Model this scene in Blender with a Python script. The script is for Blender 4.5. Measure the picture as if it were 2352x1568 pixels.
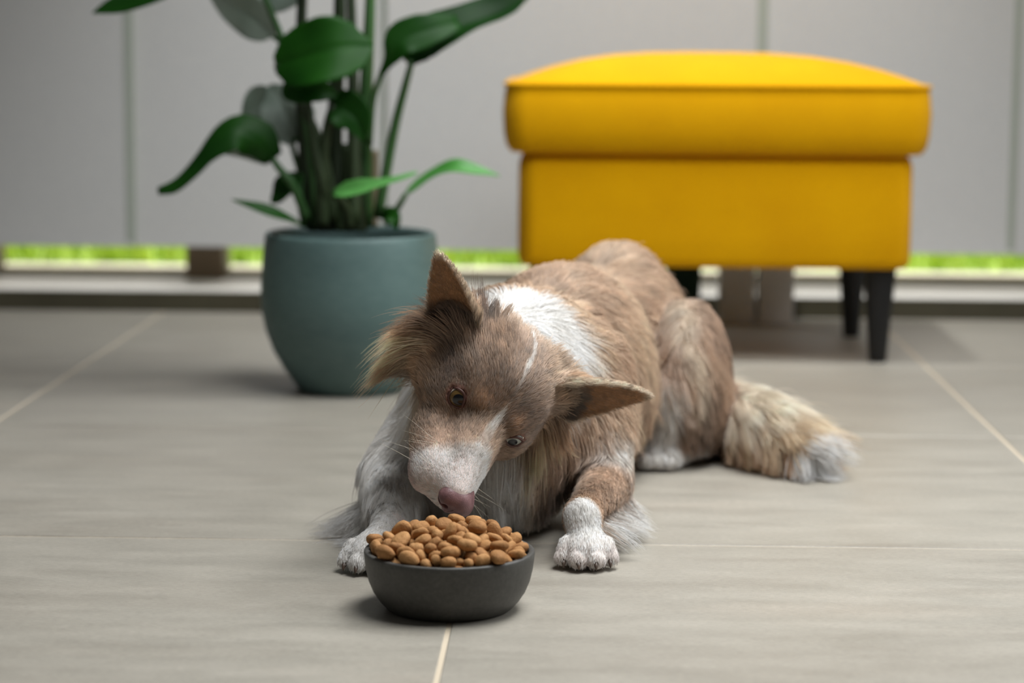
import bpy, bmesh, math, random, time
import numpy as np
from mathutils import Vector, Matrix, kdtree
T0 = time.time()
for o in list(bpy.data.objects):
    bpy.data.objects.remove(o)
SC = bpy.context.scene
COL = SC.collection
rng = np.random.default_rng(7)
random.seed(7)

# ------------------------------------------------------------------ camera
IW, IH, FPX = 2352.0, 1568.0, 5227.0
CAM_H = 46.3                       # cm above the floor
YAW, PITCH, ROLL = math.radians(1.673), math.radians(7.597), math.radians(0.41)
CM = Matrix.Rotation(YAW, 3, 'Z') @ Matrix.Rotation(math.pi / 2 - PITCH, 3, 'X') @ Matrix.Rotation(ROLL, 3, 'Z')
CR, CU, CB = (np.array(CM.col[i]) for i in range(3))      # camera right, up, towards viewer
cam_d = bpy.data.cameras.new('camera')
cam = bpy.data.objects.new('camera', cam_d)
COL.objects.link(cam)
cam.matrix_world = Matrix.Translation((0, 0, CAM_H / 100)) @ CM.to_4x4()
cam_d.sensor_width = 36.0
cam_d.lens = FPX / IW * 36.0
cam_d.clip_start = 0.05
cam_d.dof.use_dof = True
cam_d.dof.focus_distance = 1.955
cam_d.dof.aperture_fstop = 4.0
cam_d.dof.aperture_blades = 0
SC.camera = cam


def P(px, py, Y):
    """photograph pixel -> point of the place (cm) in the upright plane at depth Y"""
    d = CR * ((px - IW / 2) / FPX) + CU * ((IH / 2 - py) / FPX) - CB
    t = Y / d[1]
    return np.array([0, 0, CAM_H]) + d * t


def PF(px, py, z=0.0):
    d = CR * ((px - IW / 2) / FPX) + CU * ((IH / 2 - py) / FPX) - CB
    t = (z - CAM_H) / d[2]
    return np.array([0, 0, CAM_H]) + d * t


# ------------------------------------------------------------------ world, lights, exposure
wd = bpy.data.worlds.new('daylight')
SC.world = wd
wd.use_nodes = True
bgn = wd.node_tree.nodes['Background']
bgn.inputs[0].default_value = (0.92, 0.92, 0.92, 1)
bgn.inputs[1].default_value = 0.05


def area(name, loc, target, sx, sy, power, col, spread=180):
    l = bpy.data.lights.new(name, 'AREA')
    l.shape = 'RECTANGLE'
    l.size, l.size_y, l.energy, l.color = sx, sy, power, col
    l.spread = math.radians(spread)
    o = bpy.data.objects.new(name, l)
    COL.objects.link(o)
    o.location = loc
    o.rotation_euler = (Vector(target) - Vector(loc)).to_track_quat('-Z', 'Y').to_euler()
    return o


area('added_key_light', (0.4, 1.85, 2.0), (0.15, 1.95, 0.0), 1.0, 0.9, 12.5, (0.97, 0.99, 1.0), 120)  # unseen area light added overhead as the main light
area('added_rear_light', (0.75, 2.75, 2.1), (0.1, 2.35, 0.0), 0.8, 0.7, 8.2, (0.97, 0.99, 1.0), 110)  # unseen area light added for top and back light
area('added_side_light', (1.9, 2.1, 1.45), (0.0, 2.15, 0.15), 1.1, 1.0, 6, (0.95, 0.98, 1.0), 110)  # unseen area light added for soft light from the right
sp = bpy.data.lights.new('added_curtain_spot', 'SPOT')  # unseen spot added to brighten the centre curtain panels
sp.energy, sp.spot_size, sp.spot_blend, sp.shadow_soft_size, sp.color = 115, math.radians(60), 1.0, 0.06, (0.97, 1.0, 1.0)
spo = bpy.data.objects.new('added_curtain_spot', sp)
COL.objects.link(spo)
spo.location = (0.05, 2.95, 2.3)
spo.rotation_euler = (Vector((0.0, 3.89, 0.42)) - spo.location).to_track_quat('-Z', 'Y').to_euler()
area('garden_daylight', (0.3, 6.2, 3.4), (0.0, 4.9, 0.0), 5.0, 2.5, 330, (1.0, 0.98, 0.93))
SC.view_settings.view_transform = 'Standard'
SC.view_settings.look = 'None'
SC.view_settings.gamma = 1.0
SC.view_settings.use_curve_mapping = False
SC.view_settings.exposure = 0.6


# ------------------------------------------------------------------ helpers
def srgb(r, g, b):
    f = lambda c: c / 12.92 if c <= 0.04045 else ((c + 0.055) / 1.055) ** 2.4
    return (f(r / 255), f(g / 255), f(b / 255), 1.0)


class NT:
    def __init__(s, name):
        s.m = bpy.data.materials.new(name)
        s.m.use_nodes = True
        s.t = s.m.node_tree
        s.b = s.t.nodes['Principled BSDF']
        s.out = s.t.nodes['Material Output']

    def n(s, typ, **kw):
        x = s.t.nodes.new(typ)
        for k, v in kw.items():
            if isinstance(k, str) and hasattr(x, k):
                setattr(x, k, v)
        return x

    def l(s, a, b):
        s.t.links.new(a, b)

    def set(s, **kw):
        names = {'base': 'Base Color', 'rough': 'Roughness', 'metal': 'Metallic', 'spec': 'Specular IOR Level', 'sheen': 'Sheen Weight',
                 'coat': 'Coat Weight', 'coatr': 'Coat Roughness', 'sss': 'Subsurface Weight'}
        for k, v in kw.items():
            s.b.inputs[names[k]].default_value = v
        return s

    def coords(s, kind='Object', scale=(1, 1, 1)):
        tc = s.n('ShaderNodeTexCoord')
        mp = s.n('ShaderNodeMapping')
        mp.inputs['Scale'].default_value = scale
        s.l(tc.outputs[kind], mp.inputs['Vector'])
        return mp.outputs[0]

    def noise(s, vec, scale, detail=4, rough=0.55):
        x = s.n('ShaderNodeTexNoise')
        x.inputs['Scale'].default_value = scale
        x.inputs['Detail'].default_value = detail
        x.inputs['Roughness'].default_value = rough
        s.l(vec, x.inputs['Vector'])
        return x.outputs[0]

    def ramp(s, fac, stops):
        x = s.n('ShaderNodeValToRGB')
        e = x.color_ramp.elements
        while len(e) < len(stops):
            e.new(0.5)
        for i, (p, c) in enumerate(stops):
            e[i].position = p
            e[i].color = c
        s.l(fac, x.inputs[0])
        return x.outputs[0]

    def mix(s, fac, a, b, mode='MIX'):
        x = s.n('ShaderNodeMix', data_type='RGBA', blend_type=mode)
        for sock, v in ((x.inputs[0], fac), (x.inputs[6], a), (x.inputs[7], b)):
            if hasattr(v, 'is_output'):
                s.l(v, sock)
            else:
                sock.default_value = v
        return x.outputs[2]

    def bump(s, h, strength, dist=0.001):
        x = s.n('ShaderNodeBump')
        x.inputs['Strength'].default_value = strength
        x.inputs['Distance'].default_value = dist
        s.l(h, x.inputs['Height'])
        s.l(x.outputs[0], s.b.inputs['Normal'])


def mat_noise(name, c1, c2, scale=20, rough=0.6, bump=0.0, spec=0.4, stretch=(1, 1, 1), dist=0.001, **kw):
    m = NT(name)
    v = m.coords('Object', stretch)
    nz = m.noise(v, scale)
    m.l(m.ramp(nz, [(0.3, c1), (0.7, c2)]), m.b.inputs['Base Color'])
    m.set(rough=rough, spec=spec, **kw)
    if bump:
        m.bump(m.noise(v, scale * 4), bump, dist)
    return m.m


def mesh_obj(name, verts, faces, mat=None, parent=None, smooth=True):
    me = bpy.data.meshes.new(name)
    me.from_pydata([tuple(v) for v in verts], [], [tuple(f) for f in faces])
    if smooth:
        me.polygons.foreach_set('use_smooth', [True] * len(me.polygons))
    me.update()
    o = bpy.data.objects.new(name, me)
    COL.objects.link(o)
    if mat:
        me.materials.append(mat)
    if parent:
        o.parent = parent
    return o


def bm_obj(name, bm, mat=None, parent=None, smooth=True):
    me = bpy.data.meshes.new(name)
    bm.normal_update()
    bm.to_mesh(me)
    bm.free()
    if smooth:
        me.polygons.foreach_set('use_smooth', [True] * len(me.polygons))
    o = bpy.data.objects.new(name, me)
    COL.objects.link(o)
    if mat:
        me.materials.append(mat)
    if parent:
        o.parent = parent
    return o


def tag(o, label=None, cat=None, group=None, kind=None):
    if label: o['label'] = label
    if cat: o['category'] = cat
    if group: o['group'] = group
    if kind: o['kind'] = kind
    return o


def empty(name, loc=(0, 0, 0)):
    o = bpy.data.objects.new(name, None)
    COL.objects.link(o)
    o.location = loc
    o.empty_display_size = 0.05
    return o


def box_bm(x0, x1, y0, y1, z0, z1, bevel=0.0, seg=2):
    bm = bmesh.new()
    bmesh.ops.create_cube(bm, size=1)
    for v in bm.verts:
        v.co = Vector(((x0 + x1) / 2 + v.co.x * (x1 - x0), (y0 + y1) / 2 + v.co.y * (y1 - y0), (z0 + z1) / 2 + v.co.z * (z1 - z0)))
    if bevel:
        bmesh.ops.bevel(bm, geom=bm.edges[:], offset=bevel, segments=seg, profile=0.5, affect='EDGES')
    return bm


def box(name, x0, x1, y0, y1, z0, z1, mat=None, parent=None, bevel=0.0, seg=2):
    return bm_obj(name, box_bm(x0, x1, y0, y1, z0, z1, bevel, seg), mat, parent, smooth=False)


def lathe(name, prof, mat, parent=None, n=64, loc=(0, 0, 0)):
    vs, fs = [], []
    for (r, z) in prof:
        for k in range(n):
            a = 2 * math.pi * k / n
            vs.append((loc[0] + r * math.cos(a), loc[1] + r * math.sin(a), loc[2] + z))
    for i in range(len(prof) - 1):
        for k in range(n):
            k2 = (k + 1) % n
            fs.append((i * n + k, i * n + k2, (i + 1) * n + k2, (i + 1) * n + k))
    if prof[0][0] > 1e-6:
        fs.append(tuple(range(n))[::-1])
    if prof[-1][0] > 1e-6:
        fs.append(tuple((len(prof) - 1) * n + k for k in range(n)))
    return mesh_obj(name, vs, fs, mat, parent)


def catmull(pts, n):
    pts = np.array(pts, float)
    p = np.vstack([2 * pts[0] - pts[1], pts, 2 * pts[-1] - pts[-2]])
    out = []
    m = len(pts) - 1
    for t in np.linspace(0, m, n):
        i = min(int(t), m - 1)
        u = t - i
        a, b, c, d = p[i], p[i + 1], p[i + 2], p[i + 3]
        out.append(0.5 * (2 * b + (c - a) * u + (2 * a - 5 * b + 4 * c - d) * u * u + (3 * b - a - 3 * c + d) * u ** 3))
    return np.array(out)


def tube(pts, radii, nseg=8, closed=False, cap=True):
    """verts/faces of a tube along pts (any units)"""
    pts = np.array(pts, float)
    n = len(pts)
    radii = np.broadcast_to(np.array(radii, float), (n,))
    tan = np.gradient(pts, axis=0) if not closed else np.roll(pts, -1, 0) - np.roll(pts, 1, 0)
    tan /= np.linalg.norm(tan, axis=1)[:, None] + 1e-12
    ref = np.array([0, 0, 1.0]) if abs(tan[0][2]) < 0.9 else np.array([1.0, 0, 0])
    u = np.cross(tan[0], ref)
    u /= np.linalg.norm(u)
    vs, fs = [], []
    for i in range(n):
        u = u - tan[i] * np.dot(u, tan[i])
        u /= np.linalg.norm(u)
        w = np.cross(tan[i], u)
        for k in range(nseg):
            a = 2 * math.pi * k / nseg
            vs.append(pts[i] + radii[i] * (math.cos(a) * u + math.sin(a) * w))
    m = n if closed else n - 1
    for i in range(m):
        j = (i + 1) % n
        for k in range(nseg):
            k2 = (k + 1) % nseg
            fs.append((i * nseg + k, i * nseg + k2, j * nseg + k2, j * nseg + k))
    if cap and not closed:
        fs.append(tuple(range(nseg))[::-1])
        fs.append(tuple((n - 1) * nseg + k for k in range(nseg)))
    return vs, fs


# ------------------------------------------------------------------ setting: floor
GX, GY = -10.0, 206.3          # a grout crossing (cm)
m = NT('grout')
m.set(base=srgb(198, 184, 162), rough=0.9)
M_GROUT = m.m
m = NT('porcelain_tile')
v = m.coords('Object', (1.0, 3.2, 1.0))
oi = m.n('ShaderNodeObjectInfo')
ad = m.n('ShaderNodeVectorMath', operation='ADD')
cmb = m.n('ShaderNodeCombineXYZ')
mm = m.n('ShaderNodeMath', operation='MULTIPLY')
mm.inputs[1].default_value = 37.0
m.l(oi.outputs['Random'], mm.inputs[0])
m.l(mm.outputs[0], cmb.inputs[0]); m.l(mm.outputs[0], cmb.inputs[1])
m.l(v, ad.inputs[0]); m.l(cmb.outputs[0], ad.inputs[1])
vv = ad.outputs[0]
n1 = m.noise(vv, 2.2, 6, 0.6)
n2 = m.noise(vv, 9, 6, 0.65)
n3 = m.noise(vv, 160, 3, 0.6)
c1 = m.ramp(n1, [(0.3, srgb(151, 143, 131)), (0.55, srgb(167, 161, 150)), (0.75, srgb(176, 166, 153))])
c2 = m.ramp(n2, [(0.35, srgb(145, 140, 130)), (0.65, srgb(176, 170, 159))])
cc = m.mix(0.45, c1, c2)
c3 = m.ramp(n3, [(0.35, (0.68, 0.68, 0.67, 1)), (0.65, (0.94, 0.94, 0.93, 1))])
cc = m.mix(0.6, cc, c3, 'MULTIPLY')
n4 = m.noise(vv, 620, 2, 0.7)
cc = m.mix(0.55, cc, m.ramp(n4, [(0.3, (0.8, 0.8, 0.79, 1)), (0.7, (1.12, 1.12, 1.12, 1))]), 'MULTIPLY')
m.l(cc, m.b.inputs['Base Color'])
rr = m.n('ShaderNodeMapRange')
rr.inputs[3].default_value, rr.inputs[4].default_value = 0.36, 0.56
m.l(n2, rr.inputs[0]); m.l(rr.outputs[0], m.b.inputs['Roughness'])
m.set(spec=0.45)
m.bump(n3, 0.12, 0.0004)
M_TILE = m.m

floor = tag(box('floor', -3.1, 3.1, -1.2, 3.82, -0.05, -0.0009, M_GROUT), 'matt beige grout bed under the large stone-look floor tiles', kind='structure')
g = 0.35
tile_me = None
for i in range(-5, 5):
    for j in range(-2, 3):
        x0, y0 = GX + 60 * i, GY + 60 * j
        y1 = min(y0 + 60, 382.0)
        if y1 - y0 < 59:
            t = box('tile', (-30 + g / 2) / 100, (30 - g / 2) / 100, (-30 + g / 2) / 100, (y1 - y0 - 30) / 100, -0.012, 0, M_TILE, None, 0.0012, 1)
        elif tile_me is None:
            t = box('tile', (-30 + g / 2) / 100, (30 - g / 2) / 100, (-30 + g / 2) / 100, (30 - g / 2) / 100, -0.012, 0, M_TILE, None, 0.0012, 1)
            tile_me = t.data
        else:
            t = bpy.data.objects.new('tile', tile_me)
            COL.objects.link(t)
        t.parent = floor
        t.location = ((x0 + 30) / 100, (y0 + 30) / 100, 0)

# ------------------------------------------------------------------ setting: window wall
M_SILL = mat_noise('pale_stone', srgb(205, 201, 194), srgb(222, 218, 212), 6, 0.45)
M_SILL_SHADE = mat_noise('sill_front_shade', srgb(62, 58, 44), srgb(74, 70, 54), 8, 0.5)  # shade on the sill's front face, painted as dark olive
M_FRAME = mat_noise('olive_frame', srgb(108, 100, 78), srgb(122, 114, 90), 8, 0.5)
M_POST = mat_noise('brown_post', srgb(92, 78, 62), srgb(106, 90, 72), 10, 0.55, stretch=(1, 1, 0.2))
tag(box('trim_1', -3.0, 3.0, 3.82, 4.12, 0.0, 0.029, M_SILL, None, 0.003), 'pale stone sill running along the foot of the window wall', kind='structure')
tag(box('trim_2', -3.0, 3.0, 3.806, 3.82, 0.0, 0.033, M_SILL_SHADE), 'shaded front face of the stone sill, painted dark olive', kind='structure')
win = tag(box('window_1', -3.0, 3.0, 4.08, 4.14, 0.029, 0.041, M_FRAME, None, 0.002), 'wide floor-to-ceiling window with olive bottom rail and brown posts', kind='structure')
box('top_rail', -3.0, 3.0, 4.08, 4.14, 2.45, 2.55, M_FRAME, win, 0.002)
POSTX = [P(482, 600, 411)[0] / 100 - 1.08, P(482, 600, 411)[0] / 100]
POSTX = [P(-38, 600, 411)[0] / 100, P(482, 600, 411)[0] / 100, P(482, 600, 411)[0] / 100 + 1.55, -1.75, 2.2]
for x in POSTX:
    box('post', x - 0.0335, x + 0.0335, 4.05, 4.14, 0.029, 2.5, M_POST, win, 0.003)
m = NT('window_glass')
tr = m.n('ShaderNodeBsdfTransparent')
gl = m.n('ShaderNodeBsdfGlossy')
gl.inputs['Roughness'].default_value = 0.02
mx = m.n('ShaderNodeMixShader')
fr = m.n('ShaderNodeFresnel')
fr.inputs[0].default_value = 1.25
m.l(fr.outputs[0], mx.inputs[0]); m.l(tr.outputs[0], mx.inputs[1]); m.l(gl.outputs[0], mx.inputs[2])
m.l(mx.outputs[0], m.out.inputs[0])
M_GLASS = m.m
xs = sorted([-3.0] + POSTX + [3.0])
for a, b in zip(xs[:-1], xs[1:]):
    box('pane', a + 0.034, b - 0.034, 4.105, 4.111, 0.041, 2.45, M_GLASS, win)

# outside
M_TERR = mat_noise('terrace_slab', srgb(196, 188, 170), srgb(214, 206, 190), 5, 0.8)
tag(box('terrace', -4, 4, 4.14, 4.80, -0.06, -0.02, M_TERR), 'pale terrace paving outside the window', kind='structure')
M_SOIL = mat_noise('lawn_soil', srgb(110, 140, 50), srgb(150, 175, 70), 3, 0.9)
tag(box('lawn', -5, 5, 4.80, 9.0, -0.06, -0.022, M_SOIL), 'lawn ground outside beyond the terrace', kind='structure')
nb = 9000
bx = rng.uniform(-2.2, 2.2, nb)
by = 4.81 + rng.random(nb) ** 1.6 * 1.8
hh = rng.uniform(0.03, 0.075, nb)
an = rng.uniform(0, math.pi, nb)
ln = rng.uniform(-0.03, 0.03, (nb, 2))
w = 0.004
vs = np.zeros((nb, 3, 3))
vs[:, 0] = np.c_[bx - w * np.cos(an), by - w * np.sin(an), np.full(nb, -0.023)]
vs[:, 1] = np.c_[bx + w * np.cos(an), by + w * np.sin(an), np.full(nb, -0.023)]
vs[:, 2] = np.c_[bx + ln[:, 0], by + ln[:, 1], -0.023 + hh]
M_GRASS = mat_noise('grass_blades', srgb(120, 160, 20), srgb(190, 215, 70), 5, 0.7)
tag(mesh_obj('grass', vs.reshape(-1, 3), np.arange(nb * 3).reshape(-1, 3), M_GRASS, None, False), 'bright green grass of the lawn seen below the curtain panels', 'grass', kind='stuff')

# curtain panels
m = NT('panel_fabric')
v = m.coords('Object', (1, 1, 1))
nz = m.noise(v, 400, 2)
m.l(m.ramp(nz, [(0.3, srgb(190, 190, 190)), (0.7, srgb(206, 205, 203))]), m.b.inputs['Base Color'])
m.set(rough=0.85, spec=0.15)
tl = m.n('ShaderNodeBsdfTranslucent')
tl.inputs[0].default_value = srgb(180, 182, 178)
mx = m.n('ShaderNodeMixShader')
mx.inputs[0].default_value = 0.12
m.l(m.b.outputs[0], mx.inputs[1]); m.l(tl.outputs[0], mx.inputs[2]); m.l(mx.outputs[0], m.out.inputs[0])
M_FAB = m.m
m = NT('panel_overlap')
m.set(base=srgb(156, 162, 152), rough=0.8, spec=0.2)  # darker tone of doubled, backlit fabric painted into a strip
M_OVERLAP = m.m
YP = 389.0
seam = [P(297, 300, YP)[0], P(883, 300, YP)[0], P(1749, 50, YP)[0], P(2334, 300, YP)[0]]
per = seam[2] - seam[0]
ed = [seam[1] - 2 * per, seam[0] - per, seam[1] - per] + seam + [seam[2] + per, seam[3] + per]
ed = sorted(ed)
plab = ['outermost left pale grey curtain panel, beyond the left edge of the photograph', 'pale grey curtain panel second from the far left, beyond the photograph edge', 'shaded pale grey curtain panel at the left edge of the view',
        'pale grey curtain panel behind the left half of the plant', 'bright pale grey curtain panel between the plant and the yellow footstool',
        'pale grey curtain panel behind the right half of the footstool', 'narrowly seen pale grey curtain panel at the right edge of the view', 'outermost right pale grey curtain panel, beyond the right edge of the photograph']
for k, (a, b) in enumerate(zip(ed[:-1], ed[1:])):
    yo = YP + (1.2 if k % 2 else 0)
    e = empty('curtain_panel', ((a + b) / 200, yo / 100, 0.104))
    bm = box_bm((a - b) / 200 + 0.004, (b - a) / 200 + 0.004, -0.0008, 0.0008, 0, 2.32)
    bm_obj('fabric', bm, M_FAB, e, False)
    hb = box_bm((b - a) / 200 - 0.0065, (b - a) / 200 + 0.0085, -0.0022, 0.0022, 0, 2.32)
    bm_obj('overlap_strip', hb, M_OVERLAP, e, False)
    box('bottom_weight', (a - b) / 200 + 0.004, (b - a) / 200 + 0.004, -0.0025, 0.0025, -0.002, 0.006, M_FAB, e)
    tag(e, plab[k], 'curtain', 'hanging curtain panels')

# ------------------------------------------------------------------ plant pot
PC = np.array([-30.0, 297.5])
m = NT('glazed_teal_pot')
v = m.coords('Object', (1, 1, 3))
n1 = m.noise(v, 5, 5, 0.6)
n2 = m.noise(v, 60, 4, 0.6)
c = m.mix(0.5, m.ramp(n1, [(0.3, srgb(76, 100, 99)), (0.7, srgb(98, 122, 117))]), m.ramp(n2, [(0.3, srgb(78, 102, 101)), (0.7, srgb(100, 122, 119))]))
m.l(c, m.b.inputs['Base Color'])
m.set(rough=0.5, spec=0.4)
m.bump(n2, 0.15, 0.001)
M_POT = m.m
pot = empty('plant_pot', (PC[0] / 100, PC[1] / 100, 0))
prof = [(0.05, 0.0), (6.7, 0.0), (7.1, 0.35), (7.6, 1.2), (8.9, 3.0), (10.2, 5.3), (11.2, 8.0), (11.7, 10.5), (11.85, 12.5), (11.75, 15.0), (11.5, 18.0), (11.25, 20.3),
        (11.1, 20.75), (10.8, 20.9), (10.45, 20.75), (10.3, 20.2), (10.5, 17.0), (10.6, 14)]
lathe('vessel', [(r / 100, z / 100) for r, z in prof], M_POT, pot, 72)
M_SOILP = mat_noise('potting_soil', srgb(38, 30, 24), srgb(60, 48, 38), 60, 0.95, 0.8, dist=0.004)
lathe('soil', [(0.0005, 0.182), (0.03, 0.183), (0.07, 0.18), (0.1055, 0.176)], M_SOILP, pot, 40)
tag(pot, 'rounded blue-green glazed plant pot standing on the floor', 'plant pot')

# ------------------------------------------------------------------ plant
m = NT('leaf_green')
v = m.coords('Object', (1, 1, 1))
nz = m.noise(v, 14, 4)
oi = m.n('ShaderNodeObjectInfo')
ca = m.ramp(nz, [(0.3, srgb(8, 44, 5)), (0.7, srgb(20, 62, 10))])
cb = m.ramp(nz, [(0.3, srgb(14, 64, 5)), (0.7, srgb(30, 82, 12))])
geo = m.n('ShaderNodeNewGeometry')
cc = m.mix(oi.outputs['Random'], ca, cb)
cc = m.mix(geo.outputs['Backfacing'], cc, srgb(96, 122, 92))
m.l(cc, m.b.inputs['Base Color'])
m.set(rough=0.5, spec=0.2)
tl = m.n('ShaderNodeBsdfTranslucent')
tl.inputs[0].default_value = srgb(60, 130, 30)
mx = m.n('ShaderNodeMixShader')
mx.inputs[0].default_value = 0.12
m.l(m.b.outputs[0], mx.inputs[1]); m.l(tl.outputs[0], mx.inputs[2]); m.l(mx.outputs[0], m.out.inputs[0])
M_LEAF = m.m
M_LEAFP = mat_noise('leaf_pale_underside', srgb(132, 150, 136), srgb(160, 172, 160), 16, 0.45)
M_LEAFB = mat_noise('leaf_fresh', srgb(58, 128, 44), srgb(96, 160, 84), 10, 0.45)
M_STEM = mat_noise('stem_green', srgb(44, 84, 40), srgb(78, 118, 66), 10, 0.5, stretch=(1, 1, 0.15))
M_STEMD = mat_noise('stem_dark', srgb(24, 38, 18), srgb(44, 60, 30), 10, 0.6, stretch=(1, 1, 0.15))
M_STEMB = mat_noise('stem_brown', srgb(112, 100, 78), srgb(140, 128, 104), 10, 0.7, stretch=(1, 1, 0.15))
plant = empty('houseplant', (PC[0] / 100, PC[1] / 100, 0.18))
PO = np.array([PC[0], PC[1], 18.0])


def leaf(pts, hw, nrm, mat=None, prof=None, fold=0.35, curl=0.0, n=22, wave=0.12):
    mid = np.array([P(*q) for q in pts])
    mid = catmull(mid, n)
    tan = np.gradient(mid, axis=0)
    tan /= np.linalg.norm(tan, axis=1)[:, None]
    nrm = np.array(nrm, float)
    vs, fs = [], []
    K = 8
    s = np.linspace(0, 1, n)
    if prof is None:
        wd_ = np.sin(np.pi * np.clip(s, 0, 1) ** 0.72) ** 0.75
        wd_ = np.maximum(wd_, 0.03)
    else:
        wd_ = np.interp(s, np.linspace(0, 1, len(prof)), prof)
    ph = random.uniform(0, 6)
    for i in range(n):
        nn = nrm - tan[i] * np.dot(nrm, tan[i])
        nn /= np.linalg.norm(nn)
        lat = np.cross(tan[i], nn)
        for k in range(-K, K + 1):
            u = k / K
            off = fold * abs(u) ** 1.3 * hw * wd_[i] + curl * u * u * hw * wd_[i] + wave * hw * wd_[i] * u * u * math.sin(ph + 9 * s[i] + (2 if u > 0 else 0))
            groove = -0.06 * hw * math.exp(-(u / 0.06) ** 2)
            vs.append((mid[i] + lat * (u * hw * wd_[i]) + nn * (off + groove) - PO) / 100)
    W_ = 2 * K + 1
    for i in range(n - 1):
        for k in range(W_ - 1):
            fs.append((i * W_ + k, i * W_ + k + 1, (i + 1) * W_ + k + 1, (i + 1) * W_ + k))
    o = mesh_obj('leaf', vs, fs, mat or M_LEAF, plant)
    so = o.modifiers.new('thickness', 'SOLIDIFY')
    so.thickness = 0.0009
    so.offset = 0
    return o


def stem(pts, r0, r1, mat=None, parent=None, name='leaf_stalk'):
    q = catmull([P(*a) for a in pts], 18)
    vs, fs = tube((q - PO) / 100, np.linspace(r0, r1, 18) / 100, 10)
    return mesh_obj(name, vs, fs, mat or M_STEM, parent or plant)


UPC = (0.1, -0.75, 0.65)
L = leaf([(632, 150, 291), (690, 132, 289.5), (770, 112, 289), (858, 102, 291)], 4.4, (0.0, -0.93, 0.35), fold=0.12, prof=[0.25, 0.75, 0.95, 1, 1, 0.92, 0.7, 0.05])
stem([(770, 520, 296), (735, 330, 294), (660, 185, 292), (634, 150, 291)], 0.8, 0.4, M_STEMD)
leaf([(646, 212, 291), (690, 204, 290), (735, 208, 290), (775, 220, 291)], 2.0, (0, -0.9, 0.3), fold=0.15)
leaf([(762, 240, 291), (790, 250, 290.5), (820, 275, 290), (838, 325, 290)], 2.5, (-0.2, -0.95, 0.3), fold=0.2, prof=[0.5, 0.9, 1, 1, 0.85, 0.5, 0.06])
leaf([(942, 148, 297), (965, 105, 297), (1050, 62, 298), (1140, 28, 300), (1215, -8, 301)], 3.6, (-0.25, -0.75, 0.6), fold=0.35, prof=[0.15, 0.8, 1, 0.95, 0.8, 0.7, 0.5, 0.05])
leaf([(872, 176, 294), (900, 130, 293), (925, 90, 293), (990, 66, 294), (1052, 50, 296)], 2.3, (-0.1, -0.95, 0.2), fold=0.15, prof=[0.15, 0.3, 0.7, 1, 1, 0.8, 0.4])
leaf([(628, 366, 293), (590, 318, 292), (540, 300, 291), (490, 335, 290.5), (440, 390, 290.5), (400, 425, 290.5), (362, 438, 290.5)], 2.7, (-0.25, -0.85, 0.5), fold=-0.25, prof=[0.5, 1, 1, 0.8, 0.5, 0.42, 0.36, 0.2])
leaf([(625, 372, 294), (580, 345, 293.5), (530, 338, 293), (478, 350, 292)], 1.4, (0.1, -0.9, -0.2), mat=M_LEAFP, fold=0.1)
leaf([(694, 322, 299), (660, 268, 300), (640, 225, 301), (618, 196, 302)], 3.5, (0.2, -0.9, 0.1), mat=M_LEAFP, fold=0.2, prof=[0.5, 1, 1, 0.8, 0.45, 0.1])
leaf([(618, 200, 302), (590, 240, 302), (556, 284, 302)], 2.0, (0.3, -0.9, 0.2), mat=M_LEAFP, fold=0.2)
leaf([(930, 446, 294), (985, 408, 293), (1040, 386, 292), (1095, 392, 292), (1148, 404, 292)], 1.5, (-0.1, -0.5, 0.85), mat=M_LEAFB, fold=0.25)
leaf([(765, 446, 288), (840, 428, 287), (910, 412, 287), (958, 396, 288)], 1.15, (0, -0.75, 0.65), mat=M_LEAFB, fold=0.3, prof=[0.4, 1, 1, 0.7, 0.5, 0.35, 0.3, 0.15])
leaf([(694, 518, 292), (640, 494, 290), (585, 476, 289), (532, 458, 289)], 1.0, (0, -0.6, 0.8), fold=0.3)
leaf([(694, 398, 295), (660, 424, 294), (640, 450, 294), (622, 466, 294)], 1.7, (-0.3, -0.8, 0.5), fold=0.2)
leaf([(420, -40, 292), (340, -8, 291), (270, 12, 291), (212, 30, 291)], 1.7, (0.1, -0.8, 0.6), fold=0.2)
leaf([(628, 84, 298), (580, 40, 299), (530, 5, 300), (470, -40, 301)], 2.8, (-0.2, -0.9, -0.1), mat=M_LEAFP, fold=0.2)
leaf([(600, 0, 300), (640, -10, 300), (690, -40, 301), (720, -100, 302)], 2.4, (0.1, -0.9, 0.3), mat=M_LEAFP, fold=0.2)
# crown above the frame
for pts, hw in (([(700, -170, 297), (660, -300, 292), (600, -420, 286), (520, -480, 282)], 5.5), ([(795, -230, 298), (800, -380, 300), (830, -520, 304), (880, -600, 308)], 6),
                ([(855, -180, 299), (930, -300, 301), (1010, -370, 304), (1100, -380, 306)], 5.5), ([(775, -120, 296), (740, -220, 290), (730, -330, 284), (760, -400, 278)], 5)):
    leaf(pts, hw, UPC, fold=0.25)
stem([(868, 500, 299), (905, 300, 298), (930, 200, 297), (946, 140, 297)], 0.75, 0.42)
stem([(712, 520, 297), (700, 330, 298), (690, 150, 297), (700, -172, 297)], 1.1, 0.6, M_STEMD)
stem([(765, 520, 300), (770, 260, 299), (780, 40, 297), (776, -122, 296)], 1.3, 0.6, M_STEMD)
stem([(838, 520, 301), (838, 280, 300), (848, 60, 299), (856, -182, 299)], 1.2, 0.55)
stem([(812, 520, 295), (812, 300, 296), (808, 60, 297), (796, -232, 298)], 1.0, 0.5, M_STEMD)
stem([(706, 505, 294), (672, 425, 293), (640, 385, 293), (626, 364, 293)], 0.65, 0.4)
stem([(716, 495, 299), (690, 400, 299), (672, 330, 299), (690, 316, 299)], 0.5, 0.35)
stem([(890, 512, 297), (908, 485, 295), (925, 458, 294), (932, 444, 294)], 0.5, 0.32)
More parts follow.
